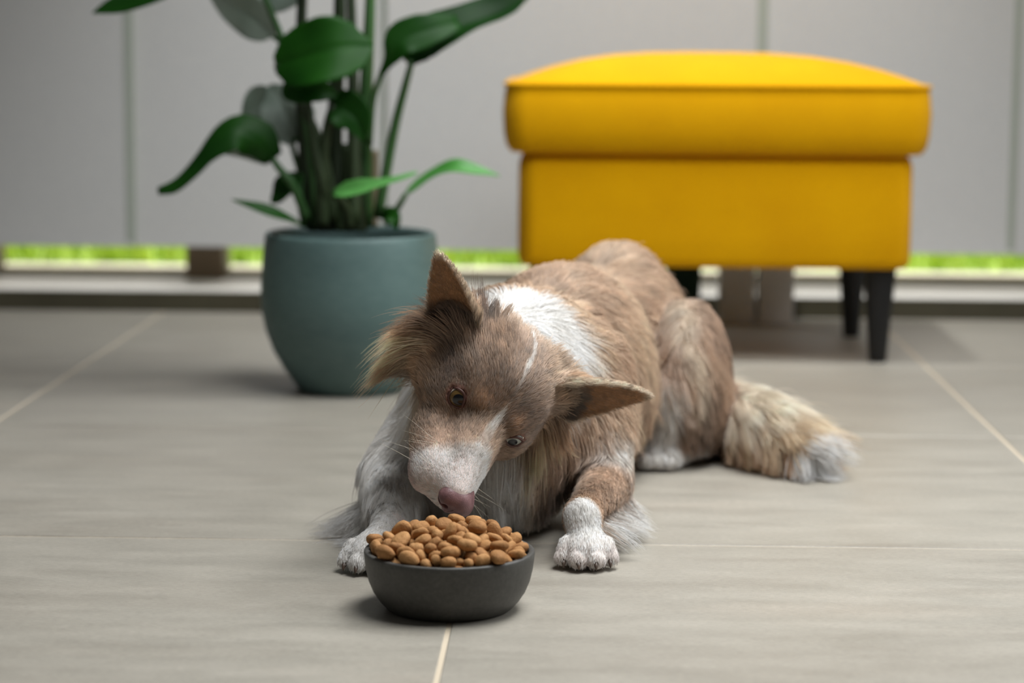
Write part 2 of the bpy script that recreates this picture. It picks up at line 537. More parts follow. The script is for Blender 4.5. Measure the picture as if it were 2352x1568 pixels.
stem([(848, 330, 298), (855, 240, 296), (866, 195, 295), (876, 170, 294)], 0.5, 0.35)
stem([(740, 520, 293), (738, 420, 292), (750, 300, 291), (764, 240, 291)], 0.9, 0.5, M_STEMD)
stem([(800, 520, 291), (795, 480, 290), (780, 458, 289), (766, 446, 288)], 0.7, 0.4, M_STEMD)
stem([(745, 520, 297), (742, 440, 292), (720, 320, 291), (705, 210, 290.5)], 0.9, 0.4, M_STEMD)
stem([(735, 520, 299), (715, 300, 299), (652, 110, 299), (600, -2, 300)], 0.5, 0.3)
stem([(728, 520, 295), (700, 260, 295), (640, 70, 294), (575, -60, 293), (500, -85, 292), (418, -42, 292)], 0.55, 0.3)
stem([(722, 520, 300), (706, 300, 299), (668, 130, 298), (626, 82, 298)], 0.5, 0.3)
stem([(856, 520, 303), (857, 460, 303), (858, 400, 303), (858, 345, 303)], 0.75, 0.7, M_STEMB, name='cut_stalk')
stem([(700, 520, 296), (690, 470, 295), (690, 430, 295), (694, 398, 295)], 0.5, 0.35)
for q in ((725, 298), (752, 300), (782, 302), (822, 300), (790, 296)):
    stem([(q[0], 530, q[1]), (q[0] + 2, 480, q[1]), (q[0] + 4, 430, q[1]), (q[0] + 8, 330, q[1])], 1.25, 0.7, M_STEMD, name='sheath')
leaf([(880, 505, 295), (895, 495, 294), (905, 505, 293), (912, 528, 293)], 1.2, (0.1, -0.9, 0.4), fold=0.2)
tag(plant, 'large-leaved green houseplant growing out of the blue-green pot', 'plant')

# ------------------------------------------------------------------ footstool
OC = np.array([19.4, 343.3])
m = NT('yellow_fabric')
v = m.coords('Object', (1, 1, 1))
n1 = m.noise(v, 9, 4)
wv = m.noise(v, 900, 2)
c = m.mix(0.25, m.ramp(n1, [(0.3, srgb(214, 154, 0)), (0.7, srgb(224, 165, 0))]), m.ramp(wv, [(0.3, srgb(204, 142, 0)), (0.7, srgb(228, 170, 0))]))
m.l(c, m.b.inputs['Base Color'])
m.set(rough=0.9, spec=0.08, sheen=0.06)
m.bump(wv, 0.3, 0.0006)
M_YEL = m.m
M_BLK = mat_noise('black_wood', srgb(16, 16, 18), srgb(24, 24, 26), 20, 0.5)
stool = empty('footstool', (OC[0] / 100, OC[1] / 100, 0))


def rounded_loop(hx, hy, r, n=10):
    pts = []
    for cx, cy, a0 in ((hx - r, hy - r, 0), (-hx + r, hy - r, 90), (-hx + r, -hy + r, 180), (hx - r, -hy + r, 270)):
        for k in range(n + 1):
            a = math.radians(a0 + 90 * k / n)
            pts.append((cx + r * math.cos(a), cy + r * math.sin(a)))
    return pts


def loft(name, rings, mat, parent, cap=True):
    vs, fs = [], []
    n = len(rings[0])
    for r in rings:
        vs += r
    for i in range(len(rings) - 1):
        for k in range(n):
            k2 = (k + 1) % n
            fs.append((i * n + k, i * n + k2, (i + 1) * n + k2, (i + 1) * n + k))
    if cap:
        fs.append(tuple(range(n))[::-1])
        fs.append(tuple((len(rings) - 1) * n + k for k in range(n)))
    return mesh_obj(name, [(a / 100, b / 100, c / 100) for a, b, c in vs], fs, mat, parent)


rings = []
for z, ins, r in ((13.8, 1.0, 2.0), (14.2, 0.3, 2.4), (15.2, 0.0, 2.6), (22, 0.0, 2.6), (28.5, 0.05, 2.6), (29.6, 0.4, 2.6), (30.2, 1.2, 2.6)):
    rings.append([(x, y, z) for x, y in rounded_loop(28.2 - ins, 18.4 - ins, r)])
loft('base', rings, M_YEL, stool)
rings = []
for z, ins, r in ((30.0, 2.2, 2.5), (30.2, 1.0, 3), (31.2, 0.35, 3.2), (33.0, 0.0, 3.4), (36.0, -0.15, 3.4), (38.6, 0.1, 3.2), (39.7, 0.35, 3.0)):
    rings.append([(x, y, z) for x, y in rounded_loop(30.3 - ins, 20.3 - ins, r)])
hx, hy = 29.95, 19.95
for s in (0.985, 0.95, 0.88, 0.78, 0.64, 0.48, 0.3, 0.12):
    ring = []
    for x, y in rounded_loop(hx, hy, 3.0):
        xx, yy = x * s, y * s
        z = 39.8 + 4.6 * (1 - abs(xx / hx) ** 3.6) ** 0.8 * (1 - abs(yy / hy) ** 2.6) ** 0.6
        ring.append((xx, yy, z))
    rings.append(ring)
lid = loft('cushion', rings, M_YEL, stool)
lp = rounded_loop(30.1, 20.1, 3.1)
vs, fs = tube([(x / 100, y / 100, 0.3975) for x, y in lp], 0.0032, 8, closed=True)
mesh_obj('piping', vs, fs, M_YEL, lid)
for sx in (-1, 1):
    for sy in (-1, 1):
        x, y = (23.9 - 0.25 * sy) * sx, 14.2 * sy
        prof = [(0.05, 0), (1.2, 0), (1.3, 0.2), (2.35, 13.4), (2.35, 13.9), (0.05, 13.9)]
        lathe('leg', [(r / 100, z / 100) for r, z in prof], M_BLK, stool, 28, (x / 100, y / 100, 0))
tag(stool, 'yellow fabric footstool with padded lid and black tapered legs', 'footstool')

# ------------------------------------------------------------------ planters behind the footstool
M_PLW = mat_noise('white_planter', srgb(226, 224, 220), srgb(238, 235, 230), 12, 0.55)
M_PLG = mat_noise('dark_green_planter', srgb(30, 52, 44), srgb(44, 68, 56), 12, 0.5)
def planter(px, hw_b, hw_t, h, mat, label, soil=True):
    c = PF(px, 722)
    e = empty('planter', (c[0] / 100, 3.755, 0))
    rr = []
    for s, z in ((hw_b - 0.2, 0), (hw_b, 0.2), (hw_t - 0.05, h - 0.9), (hw_t + 0.12, h - 0.85), (hw_t + 0.14, h - 0.1), (hw_t, h), (hw_t - 0.35, h), (hw_t - 0.4, h - 1.4)):
        rr.append([(x, y, z) for x, y in rounded_loop(s, s, 0.35, 4)])
    loft('body', rr, mat, e, True)
    return tag(e, label, 'planter', 'small planters behind the footstool')
planter(1682, 2.88, 2.98, 12.5, M_PLW, 'left of two slim white tapered planters under the footstool')
planter(1767, 2.88, 2.98, 12.5, M_PLW, 'right of two slim white tapered planters under the footstool')
planter(1562, 2.6, 3.0, 11.5, M_PLG, 'dark green planter glimpsed between the dog and white planters')

# ------------------------------------------------------------------ bowl
BC = np.array([(1039 - 1335) / 5227 * 182.0, 181.9])
m = NT('charcoal_stoneware')
v = m.coords('Object', (1, 1, 1))
n1 = m.noise(v, 30, 6, 0.7)
n2 = m.noise(v, 260, 3, 0.7)
c = m.mix(0.5, m.ramp(n1, [(0.35, srgb(58, 57, 54)), (0.72, srgb(80, 79, 76))]), m.ramp(n2, [(0.3, srgb(54, 53, 51)), (0.75, srgb(86, 84, 80))]))
m.l(c, m.b.inputs['Base Color'])
m.set(rough=0.5, spec=0.4)
m.bump(n2, 0.2, 0.0004)
M_BOWL = m.m
prof = [(0.02, 0.25), (4.3, 0.25), (4.6, 0.0), (4.95, 0.02), (5.25, 0.22), (5.75, 0.75), (6.25, 1.5), (6.62, 2.4), (6.85, 3.4), (6.95, 4.3), (6.99, 4.72), (6.95, 4.83), (6.86, 4.88),
        (6.62, 4.88), (6.52, 4.83), (6.46, 4.7), (6.4, 4.0), (6.15, 2.6), (5.6, 1.5), (4.6, 0.85), (2.5, 0.6), (0.02, 0.55)]
bowl = lathe('food_bowl', [(r / 100, z / 100) for r, z in prof], M_BOWL, None, 96)
bowl.location = (BC[0] / 100, BC[1] / 100, 0)
tag(bowl, 'round charcoal stoneware bowl heaped with dry dog food', 'bowl')

# ------------------------------------------------------------------ dry food
KIB = [(2.323,-0.907,6.889,0.075,0.398,0.912,0.063,0.884,0.698,0.533),
(-0.477,0.662,6.726,0.15,-0.035,0.25,-0.956,0.804,0.723,0.489),
(0.173,-1.887,6.704,0.494,0.019,0.862,0.109,0.883,0.716,0.443),
(2.211,1.245,6.69,0.826,-0.088,-0.156,-0.534,0.815,0.767,0.486),
(0.771,-0.753,6.689,0.156,0.875,-0.396,-0.229,0.746,0.628,0.389),
(0.384,3.504,6.586,0.965,-0.082,0.181,0.172,0.798,0.698,0.441),
(1.791,3.698,6.501,0.022,-0.169,-0.985,0.009,0.692,0.655,0.39),
(3.444,1.778,6.483,0.563,0.077,0.351,0.745,0.834,0.626,0.413),
(-0.887,-1.953,6.44,0.685,0.399,-0.369,-0.485,0.576,0.466,0.495),
(-1.633,2.3,6.424,0.65,-0.009,-0.511,-0.563,0.944,0.68,0.466),
(-1.286,-0.665,6.415,0.254,0.469,-0.846,-0.011,0.641,0.532,0.465),
(-2.261,-1.545,6.411,0.872,-0.451,-0.184,-0.046,0.7,0.616,0.354),
(-2.363,0.964,6.391,0.292,-0.11,0.394,-0.865,0.807,0.58,0.463),
(2,-3.155,6.372,0.111,0.858,-0.488,-0.116,0.903,0.709,0.494),
(3.629,0.519,6.267,0.45,0.221,-0.61,0.614,0.809,0.669,0.432),
(1.667,-4.565,6.252,0.981,-0.13,0.054,0.133,0.824,0.703,0.517),
(1.02,1.643,6.251,0.553,0.21,0.478,0.649,0.8,0.695,0.441),
(2.354,0.128,6.181,0.843,-0.106,-0.143,0.507,0.758,0.686,0.406),
(-3.977,0.876,6.159,0.45,0.695,-0.395,0.398,0.909,0.777,0.515),
(0.886,-2,6.147,0.822,0.281,-0.382,-0.315,0.858,0.696,0.438),
(0.685,-3.393,6.143,0.153,0.658,0.657,-0.335,0.956,0.755,0.49),
(-1.154,1.303,6.09,0.196,-0.471,0.86,0.017,0.778,0.666,0.408),
(-2.184,3.499,6.055,0.535,0.037,-0.166,-0.828,0.761,0.668,0.451),
(-0.056,-0.52,6.019,0.381,0.13,0.39,0.828,1.001,0.725,0.497),
(2.282,2.232,6.018,0.224,-0.68,0.675,0.179,0.832,0.649,0.426),
(-2,-2.302,6.005,0.225,0.941,0.145,0.206,0.759,0.643,0.494),
(-2.869,1.754,6.001,0.414,0.391,-0.257,0.781,0.946,0.725,0.539),
(-3.816,-1.998,5.991,0.762,0.044,-0.247,0.597,0.982,0.782,0.458),
(1.072,0.079,5.959,0.336,-0.693,0.477,0.424,0.843,0.643,0.477),
(1.205,2.919,5.944,0.504,-0.024,0.309,0.806,0.673,0.645,0.355),
(-1.08,-2.954,5.919,0.127,-0.811,0.403,-0.404,0.807,0.648,0.412),
(4.195,-3.246,5.915,0.079,0.019,-0.198,-0.977,0.814,0.691,0.458),
(1.344,4.706,5.892,0.299,-0.453,0.84,-0.022,0.821,0.763,0.425),
(4.296,1.502,5.855,0.929,0.045,-0.281,-0.236,0.883,0.803,0.444),
(-2.333,-0.578,5.849,0.444,0.275,-0.263,0.811,0.915,0.793,0.526),
(3.678,-0.452,5.845,0.034,0.208,0.317,0.925,0.822,0.624,0.399),
(1.58,-1.184,5.811,0.368,0.599,0.544,0.458,0.863,0.716,0.525),
(-0.786,3.142,5.806,0.885,0.146,-0.437,0.063,0.935,0.759,0.519),
(0.393,-5.252,5.8,0.915,-0.138,0.018,0.379,0.889,0.73,0.507),
(0.138,0.862,5.773,0.436,0.249,0.194,-0.843,0.827,0.745,0.524),
(2.659,-1.455,5.754,0.198,0.837,0.047,0.507,0.833,0.74,0.53),
(2.893,-2.733,5.749,0.078,0.205,0.182,-0.958,0.723,0.625,0.428),
(-1.282,-4.118,5.744,0.692,-0.326,-0.173,-0.62,0.681,0.545,0.454),
(-4.926,0.118,5.738,0.769,-0.265,0.199,-0.547,0.756,0.668,0.416),
(-0.007,-4.075,5.718,0.328,-0.186,-0.453,-0.808,0.792,0.638,0.457),
(-3.56,3.453,5.664,0.708,-0.202,0.335,0.588,0.981,0.814,0.483),
(4.74,-0.024,5.632,0.874,-0.094,0.427,0.213,0.741,0.619,0.382),
(-0.15,-2.435,5.623,0.296,0.183,-0.861,-0.371,0.611,0.49,0.523),
(0.069,3.798,5.616,0.592,-0.046,-0.3,0.747,0.72,0.616,0.487),
(2.924,1.214,5.614,0.681,0.212,0.645,-0.276,0.811,0.704,0.49),
(3.534,2.834,5.591,0.387,-0.205,0.183,-0.88,0.888,0.659,0.432),
(-2.479,-3.409,5.591,0.132,-0.919,0.37,-0.038,0.668,0.582,0.537),
(-2.843,-1.716,5.579,0.435,-0.347,0.145,-0.818,0.55,0.431,0.421),
(0.371,2.289,5.564,0.701,-0.157,0.285,-0.635,0.91,0.738,0.447),
(-4.025,-3.333,5.552,0.9,-0.387,0.121,0.159,0.876,0.71,0.425),
(2.48,3.276,5.514,0.943,0.054,0.326,-0.035,0.884,0.686,0.463),
(-3.675,-0.995,5.49,0.157,-0.125,-0.899,-0.39,0.803,0.642,0.449),
(-4.932,-4.127,5.465,0.389,0.833,-0.369,-0.135,1.009,0.712,0.497),
(1.517,6.134,5.465,0.677,-0.088,0.119,0.721,0.854,0.696,0.523),
(2.709,-3.979,5.455,0.906,-0.002,0.228,-0.356,0.743,0.649,0.395),
(-0.848,-1.132,5.442,0.241,0.357,-0.902,0.019,0.986,0.779,0.534),
(-1.223,0.206,5.426,0.974,0.215,0.026,0.073,0.798,0.597,0.452),
(-4.273,2.035,5.42,0.454,0.888,-0.069,-0.022,0.969,0.73,0.522),
(-2.574,0.66,5.417,0.888,-0.374,0.116,0.242,0.766,0.69,0.39),
(4.174,-4.993,5.41,0.614,0.085,0.01,0.784,0.957,0.695,0.507),
(2.512,4.809,5.401,0.27,0.775,-0.548,-0.163,0.898,0.748,0.517),
(-2.436,4.47,5.4,0.557,0.008,0.408,-0.724,0.785,0.745,0.522),
(-6.229,0.938,5.397,0.306,-0.055,-0.187,-0.932,0.762,0.669,0.467),
(-2.898,5.845,5.393,0.033,-0.605,0.792,-0.083,0.865,0.766,0.491),
(1.708,-2.514,5.387,0.382,-0.634,-0.231,0.632,0.687,0.523,0.528),
(-3.232,-4.261,5.384,0.069,-0.055,-0.831,0.55,0.811,0.691,0.409),
(0.195,5.165,5.368,0.94,-0.003,0.152,0.305,0.856,0.646,0.419),
(-1.083,1.822,5.347,0.974,0.124,-0.14,-0.131,0.855,0.689,0.455),
(-1.088,4.555,5.343,0.552,0.224,-0.607,-0.527,0.825,0.683,0.518),
(1.841,1.118,5.335,0.353,-0.342,0.13,-0.861,0.824,0.629,0.44),
(-4.842,-1.523,5.328,0.399,-0.623,-0.497,0.454,0.947,0.708,0.505),
(4.063,-2.249,5.275,0.11,0.272,0.783,0.548,0.866,0.704,0.414),
(5.084,1.2,5.263,0.929,-0.008,-0.36,0.086,0.953,0.719,0.537),
(-4.575,3.099,5.253,0.925,0.234,0.125,0.272,0.564,0.447,0.379),
(2.335,-0.15,5.235,0.979,0.004,-0.155,0.133,0.936,0.761,0.53),
(-2.908,-5.315,5.22,0.079,0.253,0.525,0.809,0.92,0.661,0.526),
(-5.822,-1.748,5.218,0.108,-0.694,-0.335,0.628,0.768,0.719,0.485),
(-0.731,-5.654,5.209,0.528,0.09,-0.843,0.042,0.512,0.485,0.423),
(4.887,-1.313,5.207,0.409,0.352,-0.329,-0.775,0.911,0.696,0.452),
(1.985,-4.752,5.174,0.336,-0.57,-0.382,-0.645,0.618,0.569,0.477),
(-3.74,-0.036,5.169,0.302,-0.774,0.512,0.218,0.793,0.633,0.509),
(5.478,-2.771,5.168,0.072,0.954,-0.265,0.117,0.787,0.565,0.373),
(-1.967,2.933,5.14,0.469,0.417,-0.56,-0.54,0.818,0.655,0.451),
(0.257,-6.072,5.137,0.933,-0.345,-0.094,0.028,0.67,0.574,0.461),
(1.71,2.471,5.11,0.354,-0.227,0.11,-0.901,0.829,0.679,0.41),
(-1.977,-4.467,5.107,0.74,0.239,0.52,0.353,0.872,0.665,0.428),
(4.908,3.034,5.103,0.721,0.058,0.243,0.647,0.836,0.736,0.527),
(-0.744,-4.604,5.101,0.582,-0.215,-0.397,-0.677,0.843,0.704,0.435),
(-1.954,-1.825,5.092,0.088,0.959,-0.244,0.112,0.799,0.617,0.365),
(2.902,-5.294,5.089,0.824,-0.458,-0.331,0.043,0.735,0.685,0.48),
(-2.902,2.472,5.069,0.507,-0.075,-0.857,-0.05,0.753,0.641,0.421),
(-5.813,0.004,5.066,0.409,0.728,0.55,-0.012,0.88,0.711,0.475),
(0.935,-3.712,5.064,0.339,0.282,0.867,0.232,0.76,0.613,0.428),
(1.834,-5.743,5.019,0.689,-0.17,-0.158,-0.686,0.603,0.426,0.382),
(3.62,0.702,5.012,0.572,0.766,0.287,0.058,0.745,0.584,0.391),
(-0.541,-3.34,5.003,0.218,-0.94,-0.098,0.245,0.755,0.686,0.515),
(3.861,4.259,4.999,0.122,0.753,0.634,-0.127,0.767,0.716,0.451),
(1.541,3.611,4.992,0.091,0.232,-0.829,-0.5,0.938,0.748,0.434),
(0.569,-0.787,4.989,0.017,-0.763,0.63,-0.147,0.877,0.672,0.499),
(-4.927,1.301,4.98,0.897,-0.275,-0.005,-0.345,0.903,0.646,0.427),
(5.827,0.3,4.98,0.39,0.066,-0.171,-0.903,0.719,0.631,0.429),
(0.564,-2.363,4.965,0.871,-0.189,-0.265,0.368,0.831,0.74,0.41),
(3.356,-3.168,4.951,0.835,0.207,-0.232,-0.454,0.767,0.653,0.446),
(0.81,0.697,4.913,0.319,-0.824,0.417,-0.213,0.797,0.693,0.447),
(-3.55,-2.027,4.907,0.944,-0.211,-0.058,-0.245,0.903,0.768,0.45),
(3.571,-1.097,4.892,0.052,0.418,0.57,0.705,0.849,0.77,0.495),
(2.722,2.041,4.887,0.524,0.193,0.682,-0.473,0.689,0.603,0.421),
(5.71,-1.685,4.859,0.654,-0.346,-0.61,-0.283,0.704,0.63,0.401),
(-1.714,-2.839,4.858,0.952,-0.301,-0.043,0.034,0.702,0.633,0.429),
(4.66,-3.436,4.853,0.354,0.073,-0.932,0.033,0.814,0.659,0.433),
(0.81,-4.877,4.85,0.378,-0.092,0.215,0.896,0.817,0.665,0.389),
(-1.882,5.398,4.825,0.747,0.109,0.047,-0.654,0.741,0.666,0.404),
(-2.363,0.053,4.811,0.129,0.129,0.532,0.827,0.753,0.696,0.389),
(0.497,4.14,4.8,0.207,-0.256,0.943,-0.04,0.799,0.617,0.484),
(1.56,4.934,4.793,0.218,-0.395,-0.854,-0.261,0.79,0.638,0.372),
(4.318,-0.194,4.783,0.152,0.17,-0.1,0.969,0.878,0.675,0.467),
(-0.003,3.078,4.775,0.097,0.076,-0.835,0.536,0.809,0.62,0.416),
(-0.557,5.931,4.77,0.614,0.656,-0.222,0.379,0.842,0.768,0.501),
(-3.589,4.534,4.752,0.403,-0.525,0.718,0.215,0.83,0.702,0.448),
(5.563,1.996,4.743,0.151,0.005,-0.284,0.947,0.596,0.488,0.41),
(2.785,-2.059,4.728,0.452,-0.004,-0.503,-0.736,0.86,0.648,0.445),
(-0.735,-1.924,4.727,0.162,0.782,-0.587,0.132,0.801,0.705,0.411),
(-1.371,0.751,4.677,0.955,0.091,0.283,0.02,0.736,0.701,0.382),
(4.177,1.937,4.668,0.328,-0.758,-0.518,0.221,0.798,0.673,0.455),
(1.984,-3.498,4.663,0.832,-0.184,-0.189,0.487,0.929,0.77,0.573),
(-3.332,1.01,4.661,0.388,-0.204,-0.899,-0.009,0.94,0.735,0.461),
(-4.584,3.864,4.649,0.374,-0.311,0.639,-0.596,0.629,0.526,0.451),
(-4.786,-2.877,4.627,0.035,-0.062,0.432,-0.899,0.885,0.743,0.467),
(-1.44,-5.536,4.624,0.466,0.45,-0.755,-0.103,0.826,0.665,0.468),
(1.643,-1.308,4.6,0.219,0.403,0.881,0.119,0.917,0.704,0.474),
(-3.013,-3.138,4.598,0.075,0.536,-0.823,0.17,0.802,0.669,0.514),
(-3.756,3.001,4.583,0.678,-0.061,-0.076,0.728,0.871,0.686,0.495),
(-4.794,-0.423,4.57,0.734,0.148,-0.104,0.654,0.847,0.646,0.434),
(-0.299,0.458,4.562,0.656,0.403,0.301,0.563,0.886,0.662,0.466),
(-0.637,3.85,4.561,0.797,0.024,0.453,-0.398,0.569,0.474,0.362),
(-1.283,-0.631,4.546,0.496,-0.204,0.325,-0.779,0.785,0.605,0.473),
(-5.054,2.952,4.536,0.688,0.712,-0.005,-0.14,0.613,0.47,0.415),
(-1.192,3.066,4.527,0.122,0.792,-0.58,-0.146,0.623,0.444,0.482),
(-0.17,2.02,4.519,0.008,-0.036,0.253,0.967,0.902,0.782,0.546),
(-2.6,-0.777,4.499,0.224,0.041,-0.885,0.405,0.804,0.671,0.518),
(-0.122,4.945,4.496,0.359,-0.826,-0.326,0.287,0.747,0.623,0.399),
(-3.879,-4.271,4.437,0.195,0.224,-0.019,0.955,0.782,0.673,0.487),
(1.154,1.545,4.426,0.366,0.072,0.928,0.021,0.771,0.649,0.382),
(-1.717,4.258,4.386,0.39,-0.078,0.432,0.81,0.8,0.589,0.401),
(-0.335,-5.238,4.376,0.138,-0.387,-0.102,0.906,0.734,0.652,0.452),
(3.356,2.923,4.369,0.812,0.074,-0.3,0.495,0.989,0.796,0.558),
(0.854,5.812,4.353,0.542,-0.77,-0.159,-0.298,0.841,0.717,0.535),
(3.569,-4.244,4.348,0.883,-0.447,0.037,-0.138,0.961,0.811,0.554),
(3.151,5.001,4.34,0.393,0.563,-0.099,0.721,0.617,0.512,0.533),
(-2.522,-4.53,4.338,0.165,0.935,-0.224,-0.222,0.751,0.632,0.39),
(1.705,0.418,4.322,0.118,-0.371,0.921,-0.003,0.86,0.656,0.45),
(-1.929,1.491,4.316,0.186,-0.074,0.511,-0.836,0.801,0.653,0.419),
(5.714,-0.485,4.301,0.267,0.586,-0.698,0.313,0.952,0.682,0.511),
(3.096,0.126,4.27,0.123,0.258,0.322,0.902,0.79,0.664,0.499),
(-2.634,3.675,4.243,0.886,-0.392,-0.062,-0.239,0.759,0.667,0.477),
(1.044,-5.588,4.239,0.233,0.969,-0.076,-0.028,0.906,0.719,0.514),
(1.223,2.663,4.236,0.079,-0.011,-0.591,-0.803,0.785,0.602,0.472),
(3.127,1.413,4.2,0.408,-0.043,-0.417,-0.811,0.796,0.66,0.484),
(1.321,-2.533,4.192,0.356,-0.86,-0.074,0.358,0.741,0.619,0.499),
(-1.809,-1.707,4.182,0.796,-0.198,0.218,0.529,0.754,0.585,0.428),
(-3.842,1.841,4.182,0.162,0.421,0.859,-0.243,0.525,0.49,0.405),
(-5.201,-2.052,4.175,0.153,-0.905,-0.38,-0.115,0.818,0.676,0.418),
(2.47,-0.618,4.143,0.051,0.442,0.692,-0.568,0.711,0.619,0.424),
(0.183,-3.902,4.141,0.923,0.01,0.029,0.382,0.869,0.66,0.464),
(4.335,0.845,4.134,0.928,-0.339,-0.103,-0.112,0.703,0.629,0.395),
(-5.82,-0.885,4.132,0.266,0.634,0.203,0.698,0.812,0.664,0.485),
(-1.979,-3.452,4.128,0.415,0.883,-0.001,0.22,0.704,0.625,0.469),
(-2.795,4.978,4.102,0.629,0.308,-0.091,0.708,0.864,0.7,0.395),
(3.932,-2.862,4.095,0.012,-0.014,0.986,0.167,0.935,0.801,0.513),
(-0.374,-1.027,4.083,0.798,-0.019,-0.401,0.449,0.728,0.638,0.374),
(-4.239,0.68,4.067,0.322,-0.895,-0.246,0.187,0.828,0.744,0.497),
(-4.105,-1.267,4.046,0.348,0.019,-0.232,-0.908,0.651,0.494,0.401),
(5.323,-2.573,4.035,0.673,-0.236,-0.681,-0.165,0.734,0.606,0.446),
(4.907,-1.411,4.03,0.188,0.221,-0.036,0.956,0.86,0.703,0.416),
(-5.092,2.197,4.028,0.068,-0.249,-0.882,0.395,0.819,0.623,0.439),
(-2.155,2.617,4.018,0.346,-0.208,0.17,0.899,0.824,0.713,0.495),
(-0.719,-2.539,4.017,0.463,-0.094,-0.192,-0.86,0.929,0.743,0.505)]
M_KIB = []
for i, (a, b) in enumerate((((150, 106, 62), (180, 134, 86)), ((158, 114, 68), (188, 142, 94)), ((140, 98, 58), (170, 124, 78)))):
    M_KIB.append(mat_noise('kibble_%d' % i, srgb(*a), srgb(*b), 120, 0.75, 0.6, 0.25, dist=0.0012))
kmesh = []
for i in range(6):
    bm = bmesh.new()
    bmesh.ops.create_icosphere(bm, subdivisions=3, radius=1)
    o1, o2, o3 = (Vector((random.uniform(0, 9), random.uniform(0, 9), random.uniform(0, 9))) for _ in range(3))
    for vx in bm.verts:
        c = vx.co.copy()
        z = math.copysign(abs(c.z) ** 0.82, c.z)
        s = 1 + 0.06 * math.sin(3 * c.x + o1.x) * math.sin(2.6 * c.y + o1.y) + 0.035 * math.sin(7 * c.y + o2.x) * math.sin(6 * c.x + o2.y + 3 * c.z) + 0.02 * math.sin(15 * c.x + o3.x) * math.sin(14 * c.y + o3.y)
        dent = -0.10 * math.exp(-((c.x - 0.2) ** 2 + c.y ** 2) / 0.18) if i % 2 and c.z > 0 else 0
        vx.co = Vector((c.x * s, c.y * s, (z + dent) * s)) / 100
    o = bm_obj('dry_food', bm, M_KIB[i % 3])
    kmesh.append(o.data)
    bpy.data.objects.remove(o)
for r in KIB:
    k = bpy.data.objects.new('dry_food', random.choice(kmesh))
    COL.objects.link(k)
    k.rotation_mode = 'QUATERNION'
    k.location = ((BC[0] + r[0]) / 100, (BC[1] + r[1]) / 100, r[2] / 100)
    k.rotation_quaternion = r[3:7]
    k.scale = r[7:10]
    tag(k, 'golden brown piece of dry dog food heaped in the charcoal bowl', 'dog food', 'dry dog food heaped in the bowl')

# ------------------------------------------------------------------ dog: implicit body
def nrmz(v):
    v = np.array(v, float)
    return v / np.linalg.norm(v)


# head frame (F muzzle, L dog's left, U crown)
HF = nrmz(-0.225 * CR - 0.72 * CU + 0.645 * CB)
HL = 0.755 * CR - 0.583 * CU - 0.34 * CB
HL = nrmz(HL - HF * np.dot(HL, HF))
HU = np.cross(HF, HL)
HO = P(1121, 941, 198.3)
HR = np.stack([HF, HL, HU])            # rows


def Hd(f, l, u):
    return HO + HF * f + HL * l + HU * u


def Hv(f, l, u):
    return HF * f + HL * l + HU * u


PR = []      # primitives: (kind, data, blend k, group)


def cap(a, b, ra, rb, k=1.2, g='body'):
    PR.append(('cap', (np.array(a, float), np.array(b, float), ra, rb), k, g))


def ell(c, r, R=None, k=1.2, g='body'):
    PR.append(('ell', (np.array(c, float), np.array(r, float), np.eye(3) if R is None else np.array(R, float)), k, g))


def hell(c, r, k=0.8, g='head', rot=None):
    R = HR if rot is None else rot @ HR
    ell(Hd(*c), r, R, k, g)


def hcap(a, b, ra, rb, k=0.8, g='head'):
    cap(Hd(*a), Hd(*b), ra, rb, k, g)


def ry(a):      # yaw: rows of a frame turned by a (deg) to the right when looking along +Y
    a = math.radians(a)
    return np.array([[math.cos(a), -math.sin(a), 0], [math.sin(a), math.cos(a), 0], [0, 0, 1]])


SP = nrmz((0.27, 0.96, 0.0))
BR = ry(15)
# trunk
ell((-6.0, 219, 11.3), (9.2, 11.5, 10.6), BR, 3)
ell((-1.8, 236, 11.6), (8.9, 15.5, 11.0), BR, 3)
ell((4.0, 255.5, 11.8), (8.2, 11, 10.4), BR, 2.5)
ell(P(1420, 612, 256), (2.6, 4.5, 2.0), BR, 2.5)
# neck and fore-chest
cap(Hd(-6.8, 0, -2.6), (-6.4, 216, 14.2), 3.9, 7.8, 1.8)
cap(Hd(-6.0, 0, -5.0), (-8.0, 212.5, 8.0), 3.4, 6.6, 2.5)
# shoulders and upper arms
cap((0.4, 219, 14), (2.5, 213.5, 5.2), 4.6, 2.7, 2)
cap((-11.5, 219, 11), (-16.8, 212.8, 5.4), 4.6, 3.0, 2)
# forearms
WL, WR_ = P(1336, 1186, 199.3), P(893, 1216, 200)
EL, ER = np.array([2.7, 211.5, 4.2]), np.array([-17.2, 212.0, 4.6])
cap(EL, WL, 2.35, 1.42, 1.2, 'legL')
cap(ER, WR_, 2.6, 1.4, 1.2, 'legR')


def paw(c, d, g, w=WL):
    """c centre on the floor, d forward direction"""
    d = nrmz((d[0], d[1], 0))
    s = np.array([d[1], -d[0], 0])
    c = np.array(c, float)
    cap(w, c - d * 0.5 + (0, 0, 1.8), 1.35, 1.55, 1.0, g)
    ell(c + (0, 0, 1.55), (1.95, 2.1, 1.35), np.stack([s, d, (0, 0, 1)]), 0.8, g)
    for o, fw, r in ((-2.05, 0.85, 0.78), (-0.76, 1.8, 0.86), (0.76, 1.8, 0.86), (2.05, 0.85, 0.78)):
        b = c + s * o * 0.8 + (0, 0, 2.0)
        e = c + s * o + d * fw + (0, 0, 0.98)
        cap(b, e, r * 1.0, r, 0.12, g)
    return d, s


PL, PRR = PF(1346, 1300), PF(853, 1309)
DL, DR = (0.04, -1.0), (-0.12, -1.0)
paw(PL, DL, 'legL', WL)
paw(PRR, DR, 'legR', WR_)
